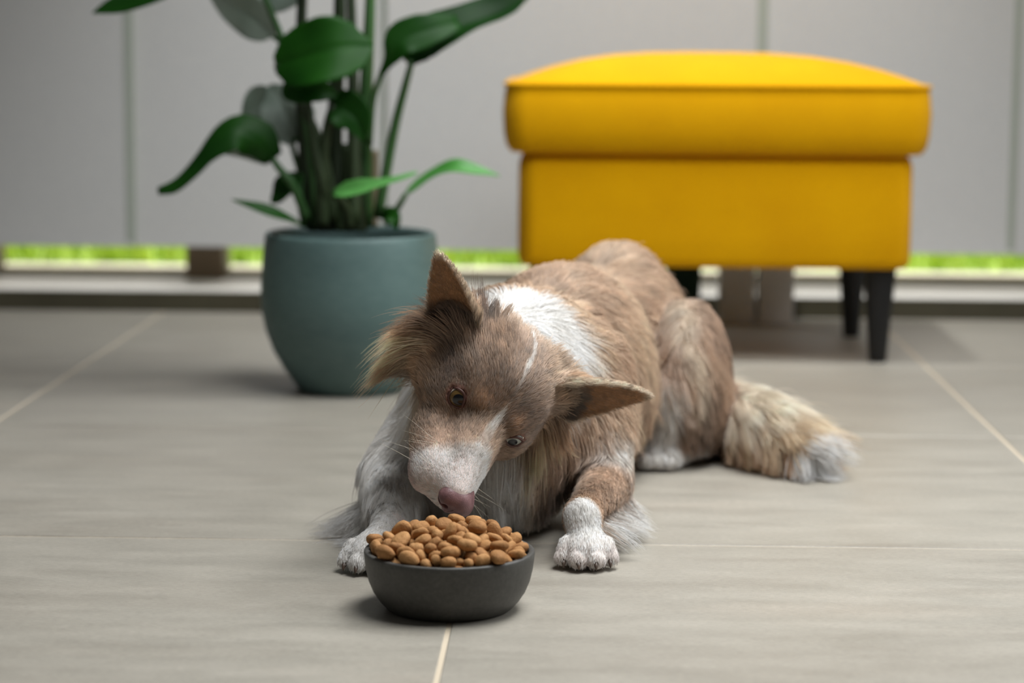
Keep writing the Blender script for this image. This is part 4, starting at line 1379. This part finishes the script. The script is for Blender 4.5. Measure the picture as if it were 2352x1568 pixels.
def coat(p, n):
    """flow, length, lift, colour, density at surface points"""
    D_ = group_dist(p)
    hard = D_.argmin(1)
    w_ = np.exp(-(D_ - D_.min(1)[:, None]) / 0.45)
    w_ /= w_.sum(1)[:, None]
    flow = np.zeros((len(p), 3))
    ln = np.zeros(len(p))
    lift = np.zeros(len(p))
    col = np.zeros((len(p), 3))
    den = np.zeros(len(p))
    FE = np.zeros(len(p))

    def put(i, fl, le, li, co, de):
        nonlocal flow, ln, lift, col, den
        ww = w_[:, i]
        flow += fl * ww[:, None]
        ln += le * ww
        lift += li * ww
        col += co * ww[:, None]
        den += de * ww
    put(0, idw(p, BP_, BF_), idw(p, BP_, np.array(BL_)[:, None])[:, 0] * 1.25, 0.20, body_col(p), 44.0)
    q = (p - HO) @ HR.T
    hl = idw(q, HP_, np.array(HLn_)[:, None], 4)[:, 0]
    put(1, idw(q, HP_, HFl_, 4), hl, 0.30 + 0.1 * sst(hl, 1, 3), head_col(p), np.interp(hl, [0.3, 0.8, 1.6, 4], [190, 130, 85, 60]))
    for i, g_, e_, w2, d2, sx in ((2, 'legL', EL, WL, DL, 1), (3, 'legR', ER, WR_, DR, -1)):
        along = nrmz(w2 - e_)
        t = (p - w2) @ along
        pawf = np.array([d2[0], d2[1], -0.35])
        k = sst(t, -0.5, 1.5)[:, None]
        fl = along[None] * (1 - k) + nrmz(pawf)[None] * k
        fl[:, 2] -= 0.25
        feath = sst(-n[:, 2] * 0.9 + n[:, 0] * sx * 0.4 + 0.2 * n[:, 1], 0.55, 0.95) * (1 - sst(t, -2.0, 0.3))
        fdir = nrmz((0.9 * sx, -0.1, -0.12))
        fl = fl * (1 - feath[:, None]) + fdir * feath[:, None]
        le = 0.8 - 0.38 * sst(t, -1.5, 1.5) + feath * 4.0
        if sx < 0:
            le = le + 2.6 * sst(-t, 2, 6)
        put(i, fl, le, 0.25 + 0.2 * feath, leg_col(p, g_), 85.0)
        FE += feath * w_[:, i]
    put(4, np.tile(nrmz((0.12, 0.25, -1.0)), (len(p), 1)), np.interp(p[:, 2], [1, 4, 10, 16], [0.9, 2.6, 3.6, 2.6]), 0.28, hind_col(p), 48.0)
    tt, ti = tail_t(p)
    tdir = np.gradient(TAILP, axis=0)
    tdir /= np.linalg.norm(tdir, axis=1)[:, None]
    rad = p - TAILP[ti]
    rad /= np.linalg.norm(rad, axis=1)[:, None] + 1e-6
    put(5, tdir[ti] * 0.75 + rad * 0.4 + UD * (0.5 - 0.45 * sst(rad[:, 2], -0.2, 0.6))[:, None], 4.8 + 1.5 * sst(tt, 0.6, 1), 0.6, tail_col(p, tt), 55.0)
    for i, s in ((6, 1), (7, -1)):
        b, a, sd, nn, Ln = EAR[s]
        inner = sst(n @ nn, -0.1, 0.35)
        t = (p - b) @ a / Ln
        x = (p - b) @ sd
        fl = a[None] * 1.0 + sd[None] * (0.35 * np.sign(x) * np.minimum(np.abs(x), 1))[:, None]
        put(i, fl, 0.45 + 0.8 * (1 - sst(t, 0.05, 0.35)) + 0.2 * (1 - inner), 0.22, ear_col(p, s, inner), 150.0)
    col = mixc(col, WHITE * 0.97 * np.ones_like(col), np.clip(FE * 1.4, 0, 1))
    den = den * (1 - 0.65 * np.clip(FE, 0, 1))
    # shorter beside the eyes
    near = np.full(len(p), 9.0)
    for s in (1, -1):
        near = np.minimum(near, np.linalg.norm(p - EYE[s][0], axis=1))
    ln = np.where(near < 2.0, np.minimum(ln, 0.35 + 0.3 * (near - 1.0).clip(0)), ln)
    return flow, ln, lift, np.clip(col, 0.004, 0.95), den, hard


# smooth coarse field that the hair lies on
CS = 0.6
CL = np.array(LO) - 5.0
CN = np.ceil((np.array(HI) + 6.0 - CL) / CS).astype(int) + 1
ci_ = np.stack(np.meshgrid(*[np.arange(k) for k in CN], indexing='ij'), -1).reshape(-1, 3)
CG = np.concatenate([sdf(CL + c_ * CS, ears=False, carve=False) for c_ in np.array_split(ci_, 8)]).reshape(CN).astype(np.float32)


def cgrid(p):
    q = (p - CL) / CS
    i = np.clip(q.astype(int), 0, np.array(CN) - 2)
    f = np.clip(q - i, 0, 1)
    v_ = [[[CG[i[:, 0] + a, i[:, 1] + b, i[:, 2] + c] for c in (0, 1)] for b in (0, 1)] for a in (0, 1)]
    fx, fy, fz = f.T
    l1 = lambda a, b, t: a + (b - a) * t
    y = [[l1(v_[a][b][0], v_[a][b][1], fz) for b in (0, 1)] for a in (0, 1)]
    x0, x1 = l1(y[0][0], y[0][1], fy), l1(y[1][0], y[1][1], fy)
    d = l1(x0, x1, fx)
    gx = x1 - x0
    gy = l1(y[0][1] - y[0][0], y[1][1] - y[1][0], fx)
    z = [[v_[a][b][1] - v_[a][b][0] for b in (0, 1)] for a in (0, 1)]
    gz = l1(l1(z[0][0], z[0][1], fy), l1(z[1][0], z[1][1], fy), fx)
    g_ = np.stack([gx, gy, gz], 1)
    return d, g_ / (np.linalg.norm(g_, axis=1)[:, None] + 1e-9)


VN = grad(DV, 0.10)
print('fields', round(time.time() - T0, 1))
# skin colours at the vertices
vf, vl, vlift, vcol, vden, vhard = coat(DV, VN)
TRI = np.concatenate([DF[:, [0, 1, 2]], DF[:, [0, 2, 3]]])
A_ = DV[TRI]
ar = 0.5 * np.linalg.norm(np.cross(A_[:, 1] - A_[:, 0], A_[:, 2] - A_[:, 0]), axis=1)
cenp = A_.mean(1)
tn = VN[TRI].mean(1)
td = vden[TRI].mean(1)
toc = np.array([0, 0, CAM_H]) - cenp
toc /= np.linalg.norm(toc, axis=1)[:, None]
fc = (tn * toc).sum(1)
td = td * np.interp(fc, [-0.6, 0.0, 0.25], [0.35, 0.6, 1.0])           # far side a little thinner
td = td * np.where((cenp[:, 2] < 1.0) & (tn[:, 2] < -0.5), 0.1, 1.0)    # what lies on the floor
cnt = rng.poisson(ar * td)
ti_ = np.repeat(np.arange(len(TRI)), cnt)
u1, u2 = rng.random(len(ti_)), rng.random(len(ti_))
fl_ = u1 + u2 > 1
u1[fl_], u2[fl_] = 1 - u1[fl_], 1 - u2[fl_]
bc = np.stack([1 - u1 - u2, u1, u2], 1)
RP = (DV[TRI[ti_]] * bc[:, :, None]).sum(1)
RN = (VN[TRI[ti_]] * bc[:, :, None]).sum(1)
RN /= np.linalg.norm(RN, axis=1)[:, None] + 1e-9
# no hair on the eyes, eyelids, nose leather
NOSE = (9.0, 0.6, -1.85)
q_ = (RP - HO) @ HR.T
ok = ~(((q_[:, 0] - NOSE[0] - 0.15) / 1.25) ** 2 + ((q_[:, 1] - NOSE[1]) / 1.65) ** 2 + ((q_[:, 2] - NOSE[2]) / 1.3) ** 2 < 1)
for s in (1, -1):
    c, fw, hz, vt = EYE[s]
    q = RP - c
    h, v_, o = q @ hz, q @ vt, q @ fw
    ok &= ~((np.abs(v_ + 0.05) < (EH[s] + 0.22) * (1 - (h / (EW[s] + 0.26)) ** 2)) & (o > 0) & (np.linalg.norm(q, axis=1) < 2.4))
RP, RN = RP[ok], RN[ok]
flow, ln_, lift_, col_, den_, hard_ = coat(RP, RN)
print('roots', len(RP), round(time.time() - T0, 1))
isear = hard_ >= 6


def grow(sel, K, name, clump_den, clump_w, rad, cvar=0.2):
    p0, n0, fl, ln, li, co = RP[sel], RN[sel], flow[sel].copy(), ln_[sel].copy(), lift_[sel], col_[sel]
    ear = isear[sel]
    N = len(p0)
    ln *= rng.uniform(0.62, 1.12, N) * (1 + 0.15 * wob(p0, 0.8, 21))
    stray = rng.random(N) < 0.05
    ln[stray] *= 1.3
    fl += rng.normal(0, 0.09, (N, 3)) + 0.16 * np.stack([wob(p0, 0.55, 22), wob(p0, 0.55, 23), wob(p0, 0.55, 24)], 1)
    fl[stray] += rng.normal(0, 0.22, (stray.sum(), 3))
    pts = np.zeros((K, N, 3))
    pts[0] = p0 - n0 * 0.04
    pos = p0.copy()
    FLO = rng.random(N) ** 1.5
    lay = rng.uniform(0.02, 0.28, N) * np.minimum(ln, 3)
    seg = ln / (K - 1)
    for k in range(1, K):
        t = k / (K - 1)
        d, g_ = cgrid(pos)
        nn = np.where(ear[:, None], n0, g_ if k > 1 else n0)
        ft = fl - nn * (fl * nn).sum(1)[:, None] * np.where(((fl * nn).sum(1) < 0), 1.0, 0.35)[:, None]
        ft /= np.linalg.norm(ft, axis=1)[:, None] + 1e-9
        a = (li + 0.10) * (1 - 0.75 * t)
        dr = ft * np.cos(a)[:, None] + nn * np.sin(a)[:, None]
        dr[:, 2] -= 0.10 * t * np.minimum(ln, 5)
        dr /= np.linalg.norm(dr, axis=1)[:, None]
        pos = pos + dr * seg[:, None]
        d, g_ = cgrid(pos)
        push = np.where(ear, 0, np.clip(lay * min(1, 2 * t) - d, 0, 1.2))
        pos = pos + g_ * push[:, None] * 0.8
        low = pos[:, 2] < 0.12
        pos[low, 2] = (0.12 + 0.5 * FLO)[low]
        pts[k] = pos
    # clumps
    nc = max(10, int(N * clump_den))
    ids = rng.choice(N, nc, replace=False)
    kd = kdtree.KDTree(nc)
    for j, i in enumerate(ids):
        kd.insert(p0[i], j)
    kd.balance()
    near = np.array([kd.find(x)[1] for x in p0])
    lead = ids[near]
    tt = np.linspace(0, 1, K)[:, None, None] ** 1.3
    cw = (clump_w * rng.uniform(0.4, 1.0, N) * np.minimum(ln / 1.0, 1))[None, :, None]
    ok_ = (np.linalg.norm(p0 - p0[lead], axis=1) < 1.6)[None, :, None]
    tgt = pts[:, lead, :]
    rel = np.clip(np.linalg.norm(pts[-1] - p0, axis=1) / (np.linalg.norm(tgt[-1] - p0[lead], axis=1) + 0.05), 0.3, 1.0)
    pts = pts + (tgt - pts) * tt * cw * ok_
    # per-hair colour, a shade per clump
    shade = (1 + 0.14 * rng.normal(size=N)) * (1 + cvar * rng.normal(size=nc)[near])
    shade = np.clip(shade, 0.5, 1.65)
    shade = 1 + (shade - 1) * np.interp(co.mean(1), [0.3, 0.8], [1, 0.85])
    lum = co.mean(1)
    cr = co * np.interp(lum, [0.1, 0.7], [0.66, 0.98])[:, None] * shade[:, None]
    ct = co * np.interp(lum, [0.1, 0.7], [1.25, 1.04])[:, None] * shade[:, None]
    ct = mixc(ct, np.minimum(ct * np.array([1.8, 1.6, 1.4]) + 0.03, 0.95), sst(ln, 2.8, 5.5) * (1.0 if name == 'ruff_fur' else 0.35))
    cr, ct = np.clip(cr, 0.003, 0.95), np.clip(ct, 0.003, 0.96)
    cu = bpy.data.hair_curves.new(name)
    cu.add_curves([K] * N)
    cu.points.foreach_set('position', (pts.transpose(1, 0, 2) / 100).astype(np.float32).ravel())
    ra = cu.attributes.get('radius') or cu.attributes.new('radius', 'FLOAT', 'POINT')
    prof = np.interp(np.linspace(0, 1, K), [0, 0.5, 1], [1, 0.85, 0.12])
    rr = (np.interp(ln, [0.2, 0.6, 2.0, 5.0], [0.55, 0.75, 1.0, 1.15]) * rad * rng.uniform(0.7, 1.2, N))[:, None] * prof[None]
    ra.data.foreach_set('value', (rr / 100).astype(np.float32).ravel())
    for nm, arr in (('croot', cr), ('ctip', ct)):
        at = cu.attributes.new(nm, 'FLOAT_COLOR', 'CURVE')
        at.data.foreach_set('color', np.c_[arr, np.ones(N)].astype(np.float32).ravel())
    at = cu.attributes.new('skin_n', 'FLOAT_VECTOR', 'CURVE')
    ns = n0 + np.array([0, 0, 1.0]) * (np.clip(0.35 - n0[:, 2], 0, 1.35) * 0.9 * sst(ln, 1.6, 3.0))[:, None]
    ns /= np.linalg.norm(ns, axis=1)[:, None] + 1e-9
    at.data.foreach_set('vector', ns.astype(np.float32).ravel())
    o = bpy.data.objects.new(name, cu)
    COL.objects.link(o)
    o.parent = dog
    cu.materials.append(M_FUR)
    o['kind'] = 'stuff'
    print(name, N, round(time.time() - T0, 1))
    return o


m = NT('dog_fur')
a1, a2, a3 = m.n('ShaderNodeAttribute'), m.n('ShaderNodeAttribute'), m.n('ShaderNodeAttribute')
a1.attribute_name, a2.attribute_name, a3.attribute_name = 'croot', 'ctip', 'skin_n'
hi_ = m.n('ShaderNodeHairInfo')
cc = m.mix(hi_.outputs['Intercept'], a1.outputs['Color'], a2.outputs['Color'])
geo = m.n('ShaderNodeNewGeometry')
vm = m.n('ShaderNodeMix', data_type='VECTOR')
vm.inputs[0].default_value = 0.6
m.l(geo.outputs['Normal'], vm.inputs[4]); m.l(a3.outputs['Vector'], vm.inputs[5])
vn = m.n('ShaderNodeVectorMath', operation='NORMALIZE')
m.l(vm.outputs[1], vn.inputs[0])
df = m.n('ShaderNodeBsdfDiffuse')
m.l(cc, df.inputs[0]); m.l(vn.outputs[0], df.inputs['Normal'])
tl = m.n('ShaderNodeBsdfTranslucent')
m.l(cc, tl.inputs[0])
mx = m.n('ShaderNodeMixShader')
mx.inputs[0].default_value = 0.22
m.l(df.outputs[0], mx.inputs[1]); m.l(tl.outputs[0], mx.inputs[2])
hb = m.n('ShaderNodeBsdfHair')
hb.component = 'Reflection'
hb.inputs['RoughnessU'].default_value = 0.35
hb.inputs['RoughnessV'].default_value = 0.8
hb.inputs['Color'].default_value = (0.75, 0.72, 0.68, 1)
mx2 = m.n('ShaderNodeMixShader')
mx2.inputs[0].default_value = 0.16
m.l(mx.outputs[0], mx2.inputs[1]); m.l(hb.outputs[0], mx2.inputs[2])
m.l(mx2.outputs[0], m.out.inputs[0])
M_FUR = m.m

m = NT('dog_skin')
at = m.n('ShaderNodeVertexColor')
at.layer_name = 'coat'
m.l(at.outputs[0], m.b.inputs['Base Color'])
m.set(rough=0.8, spec=0.2)
M_SKIN = m.m

dog = empty('dog', (-0.02, 2.3, 0))
dog.location = (0, 0, 0)
body = mesh_obj('body', DV / 100, DF, M_SKIN, dog)
ca_ = body.data.color_attributes.new('coat', 'FLOAT_COLOR', 'POINT')
qv = (DV - HO) @ HR.T
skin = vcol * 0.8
pk = sst(qv[:, 0], 4.5, 6.5) * (np.linalg.norm(qv, axis=1) < 13)
skin = mixc(skin, np.tile(mixc(np.array([PINK]), WHITE, [0.5])[0], (len(skin), 1)), 0.7 * pk)
nb_ = np.full(len(DV), 9.0)
for s in (1, -1):
    nb_ = np.minimum(nb_, np.linalg.norm(DV - EYE[s][0], axis=1))
skin = mixc(skin, np.tile(lin(120, 84, 76), (len(skin), 1)), 0.8 * (1 - sst(nb_, 1.3, 1.75)))
ca_.data.foreach_set('color', np.c_[skin, np.ones(len(skin))].astype(np.float32).ravel())
hd = (hard_ == 1) | isear
long_ = ln_ > 1.5
grow(hd & ~long_, 4, 'face_fur', 0.05, 0.35, 0.020)
grow(hd & long_, 8, 'ruff_fur', 0.03, 0.75, 0.026)
grow(~hd & (hard_ != 5) & ~long_, 5, 'leg_fur', 0.05, 0.4, 0.024)
grow(~hd & (hard_ != 5) & long_, 8, 'body_fur', 0.028, 0.75, 0.030, 0.13)
grow(hard_ == 5, 8, 'tail_fur', 0.028, 0.7, 0.030)

# ------------------------------------------------------------------ dog: eyes, nose, claws, whiskers
def eye_mat(name, iris1, iris2, pu=0.46):
    m = NT(name)
    tc = m.n('ShaderNodeTexCoord')
    sp = m.n('ShaderNodeSeparateXYZ')
    m.l(tc.outputs['Object'], sp.inputs[0])
    x = m.n('ShaderNodeMath', operation='MULTIPLY')
    x.inputs[1].default_value = 100 / ERAD
    m.l(sp.outputs[2], x.inputs[0])
    ac = m.n('ShaderNodeMath', operation='ARCCOSINE')
    m.l(x.outputs[0], ac.inputs[0])
    nz = m.noise(m.coords('Object', (1, 1, 0.2)), 500, 3)
    ir = m.mix(nz, iris1, iris2)
    r1 = m.ramp(ac.outputs[0], [(0.0, (0, 0, 0, 1)), (pu, (0, 0, 0, 1)), (pu + 0.06, (1, 1, 1, 1))])
    c = m.mix(r1, (0.004, 0.004, 0.006, 1), ir)
    r2 = m.ramp(ac.outputs[0], [(0.80, (0, 0, 0, 1)), (0.86, (1, 1, 1, 1))])
    c = m.mix(r2, c, (0.02, 0.012, 0.008, 1))
    r3 = m.ramp(ac.outputs[0], [(0.90, (0, 0, 0, 1)), (0.97, (1, 1, 1, 1))])
    c = m.mix(r3, c, srgb(206, 192, 176))
    m.l(c, m.b.inputs['Base Color'])
    m.set(rough=0.2, spec=0.35, coat=0.35, coatr=0.04)
    return m.m


M_LID = mat_noise('eyelid_skin', srgb(70, 44, 38), srgb(92, 60, 52), 200, 0.45)
for s, dx, dy, mt in ((-1, 0.22, -0.22, eye_mat('hazel_eye', srgb(84, 62, 30), srgb(118, 94, 52))), (1, -0.16, -0.12, eye_mat('blue_grey_eye', srgb(140, 152, 156), srgb(186, 184, 168), 0.36))):
    c, fw, hz, vt = EYE[s]
    gz = nrmz(fw * ERAD + CR * dx + CU * dy)
    bm = bmesh.new()
    bmesh.ops.create_uvsphere(bm, u_segments=40, v_segments=28, radius=ERAD / 100)
    e = bm_obj('eye', bm, mt, dog)
    e.location = c / 100
    e.rotation_euler = Vector(gz).to_track_quat('Z', 'Y').to_euler()
    e['label'] = 'hazel eye with dark pupil' if s < 0 else 'blue-grey eye with dark pupil'
    th = np.linspace(0, 2 * math.pi, 48, endpoint=False)
    h = (EW[s] - 0.02) * np.cos(th)
    v_ = np.sign(np.sin(th)) * (EH[s] - 0.03) * (1 - np.abs(np.cos(th)) ** 2.0) - 0.05
    o = np.sqrt(np.maximum((ERAD * 1.02) ** 2 - h * h - v_ * v_, 0.05))
    pts = c + h[:, None] * hz + v_[:, None] * vt + o[:, None] * fw
    vs, fs = tube(pts / 100, 0.0013, 8, closed=True)
    mesh_obj('eyelid', vs, fs, M_LID, dog)


def nose_sdf(p):
    q = (p - HO) @ HR.T - np.array(NOSE)
    e = lambda c, r: (lambda k: (np.linalg.norm(k / np.array(r), axis=1) - 1) * min(r))(q - np.array(c))
    q = q / 1.14
    d = e((0.05, 0, 0.1), (1.0, 1.45, 0.95))
    d = smin(d, e((0.3, 0.62, -0.05), (0.75, 0.8, 0.75)), 0.3)
    d = smin(d, e((0.3, -0.62, -0.05), (0.75, 0.8, 0.75)), 0.3)
    d = smin(d, e((0.15, 0, -0.75), (0.65, 0.5, 0.7)), 0.35)
    d = smin(d, e((-0.8, 0, 0.45), (0.9, 1.15, 0.5)), 0.4)
    for s in (1, -1):
        n_ = e((0.95, 0.62 * s, -0.18), (0.5, 0.27, 0.23))
        n_ = np.minimum(n_, e((0.6, 1.05 * s, -0.35), (0.5, 0.4, 0.11)))
        d = -smin(-d, n_, 0.12)
    g_ = np.maximum(np.abs(q[:, 1]) - 0.035, q[:, 2] - 0.05)
    g_ = np.maximum(g_, 0.75 - q[:, 0])
    return np.maximum(d, -g_)


nc_ = Hd(*NOSE)
NV, NF = surface_net(nose_sdf, nc_ - 2.4, nc_ + 2.4, 0.075)
m = NT('nose_leather')
v = m.coords('Object', (1, 1, 1))
vo = m.n('ShaderNodeTexVoronoi')
vo.inputs['Scale'].default_value = 900
m.l(v, vo.inputs['Vector'])
n1 = m.noise(v, 120, 3)
m.l(m.ramp(n1, [(0.3, srgb(104, 74, 76)), (0.7, srgb(134, 99, 99))]), m.b.inputs['Base Color'])
m.set(rough=0.42, spec=0.5)
m.bump(vo.outputs['Distance'], 0.18, 0.0005)
nz_ = mesh_obj('nose', NV / 100, NF, m.m, dog)
nz_['label'] = 'pinkish brown nose'

M_CLAW = mat_noise('claw', srgb(58, 46, 40), srgb(92, 76, 64), 200, 0.4)
for pc, d2 in ((PL, DL), (PRR, DR)):
    d = nrmz((d2[0], d2[1], 0))
    s = np.array([d[1], -d[0], 0])
    for o, fw in ((-2.05, 0.85), (-0.76, 1.8), (0.76, 1.8), (2.05, 0.85)):
        b = np.array(pc) + s * o + d * (fw + 0.6) + (0, 0, 0.85)
        pts = catmull([b, b + d * 0.45 + (0, 0, -0.12), b + d * 0.75 + (0, 0, -0.5)], 7)
        vs, fs = tube(pts / 100, np.array([0.24, 0.23, 0.21, 0.18, 0.14, 0.09, 0.03]) / 100, 8)
        mesh_obj('claw', vs, fs, M_CLAW, dog)
    vs, fs = [], []
m = NT('whisker')
m.set(base=srgb(226, 216, 200), rough=0.4)
for i in range(18):
    s = -1 if i < 12 else 1
    a, b = rng.uniform(4.8, 7.6), rng.uniform(-3.6, -1.6)
    r = Hd(a, 2.2 * s, b)
    r = r - grad(r[None], carve=False, ears=False)[0] * sdf(r[None])[0]
    d = nrmz(Hv(rng.uniform(-0.5, 0.3), 0.9 * s, rng.uniform(-0.6, 0.1)))
    ln = rng.uniform(2.0, 4.2)
    pts = catmull([r - d * 0.1, r + d * ln * 0.5, r + d * ln + Hv(-0.5, 0, -0.3 * ln / 3) + UD * 0.3], 10)
    vs, fs = tube(pts / 100, np.linspace(0.016, 0.004, 10) / 100, 5)
    mesh_obj('whisker', vs, fs, m.m, dog)
tag(dog, 'long-haired brown and white dog lying with tilted head over the food bowl', 'dog')
print('done', round(time.time() - T0, 1))
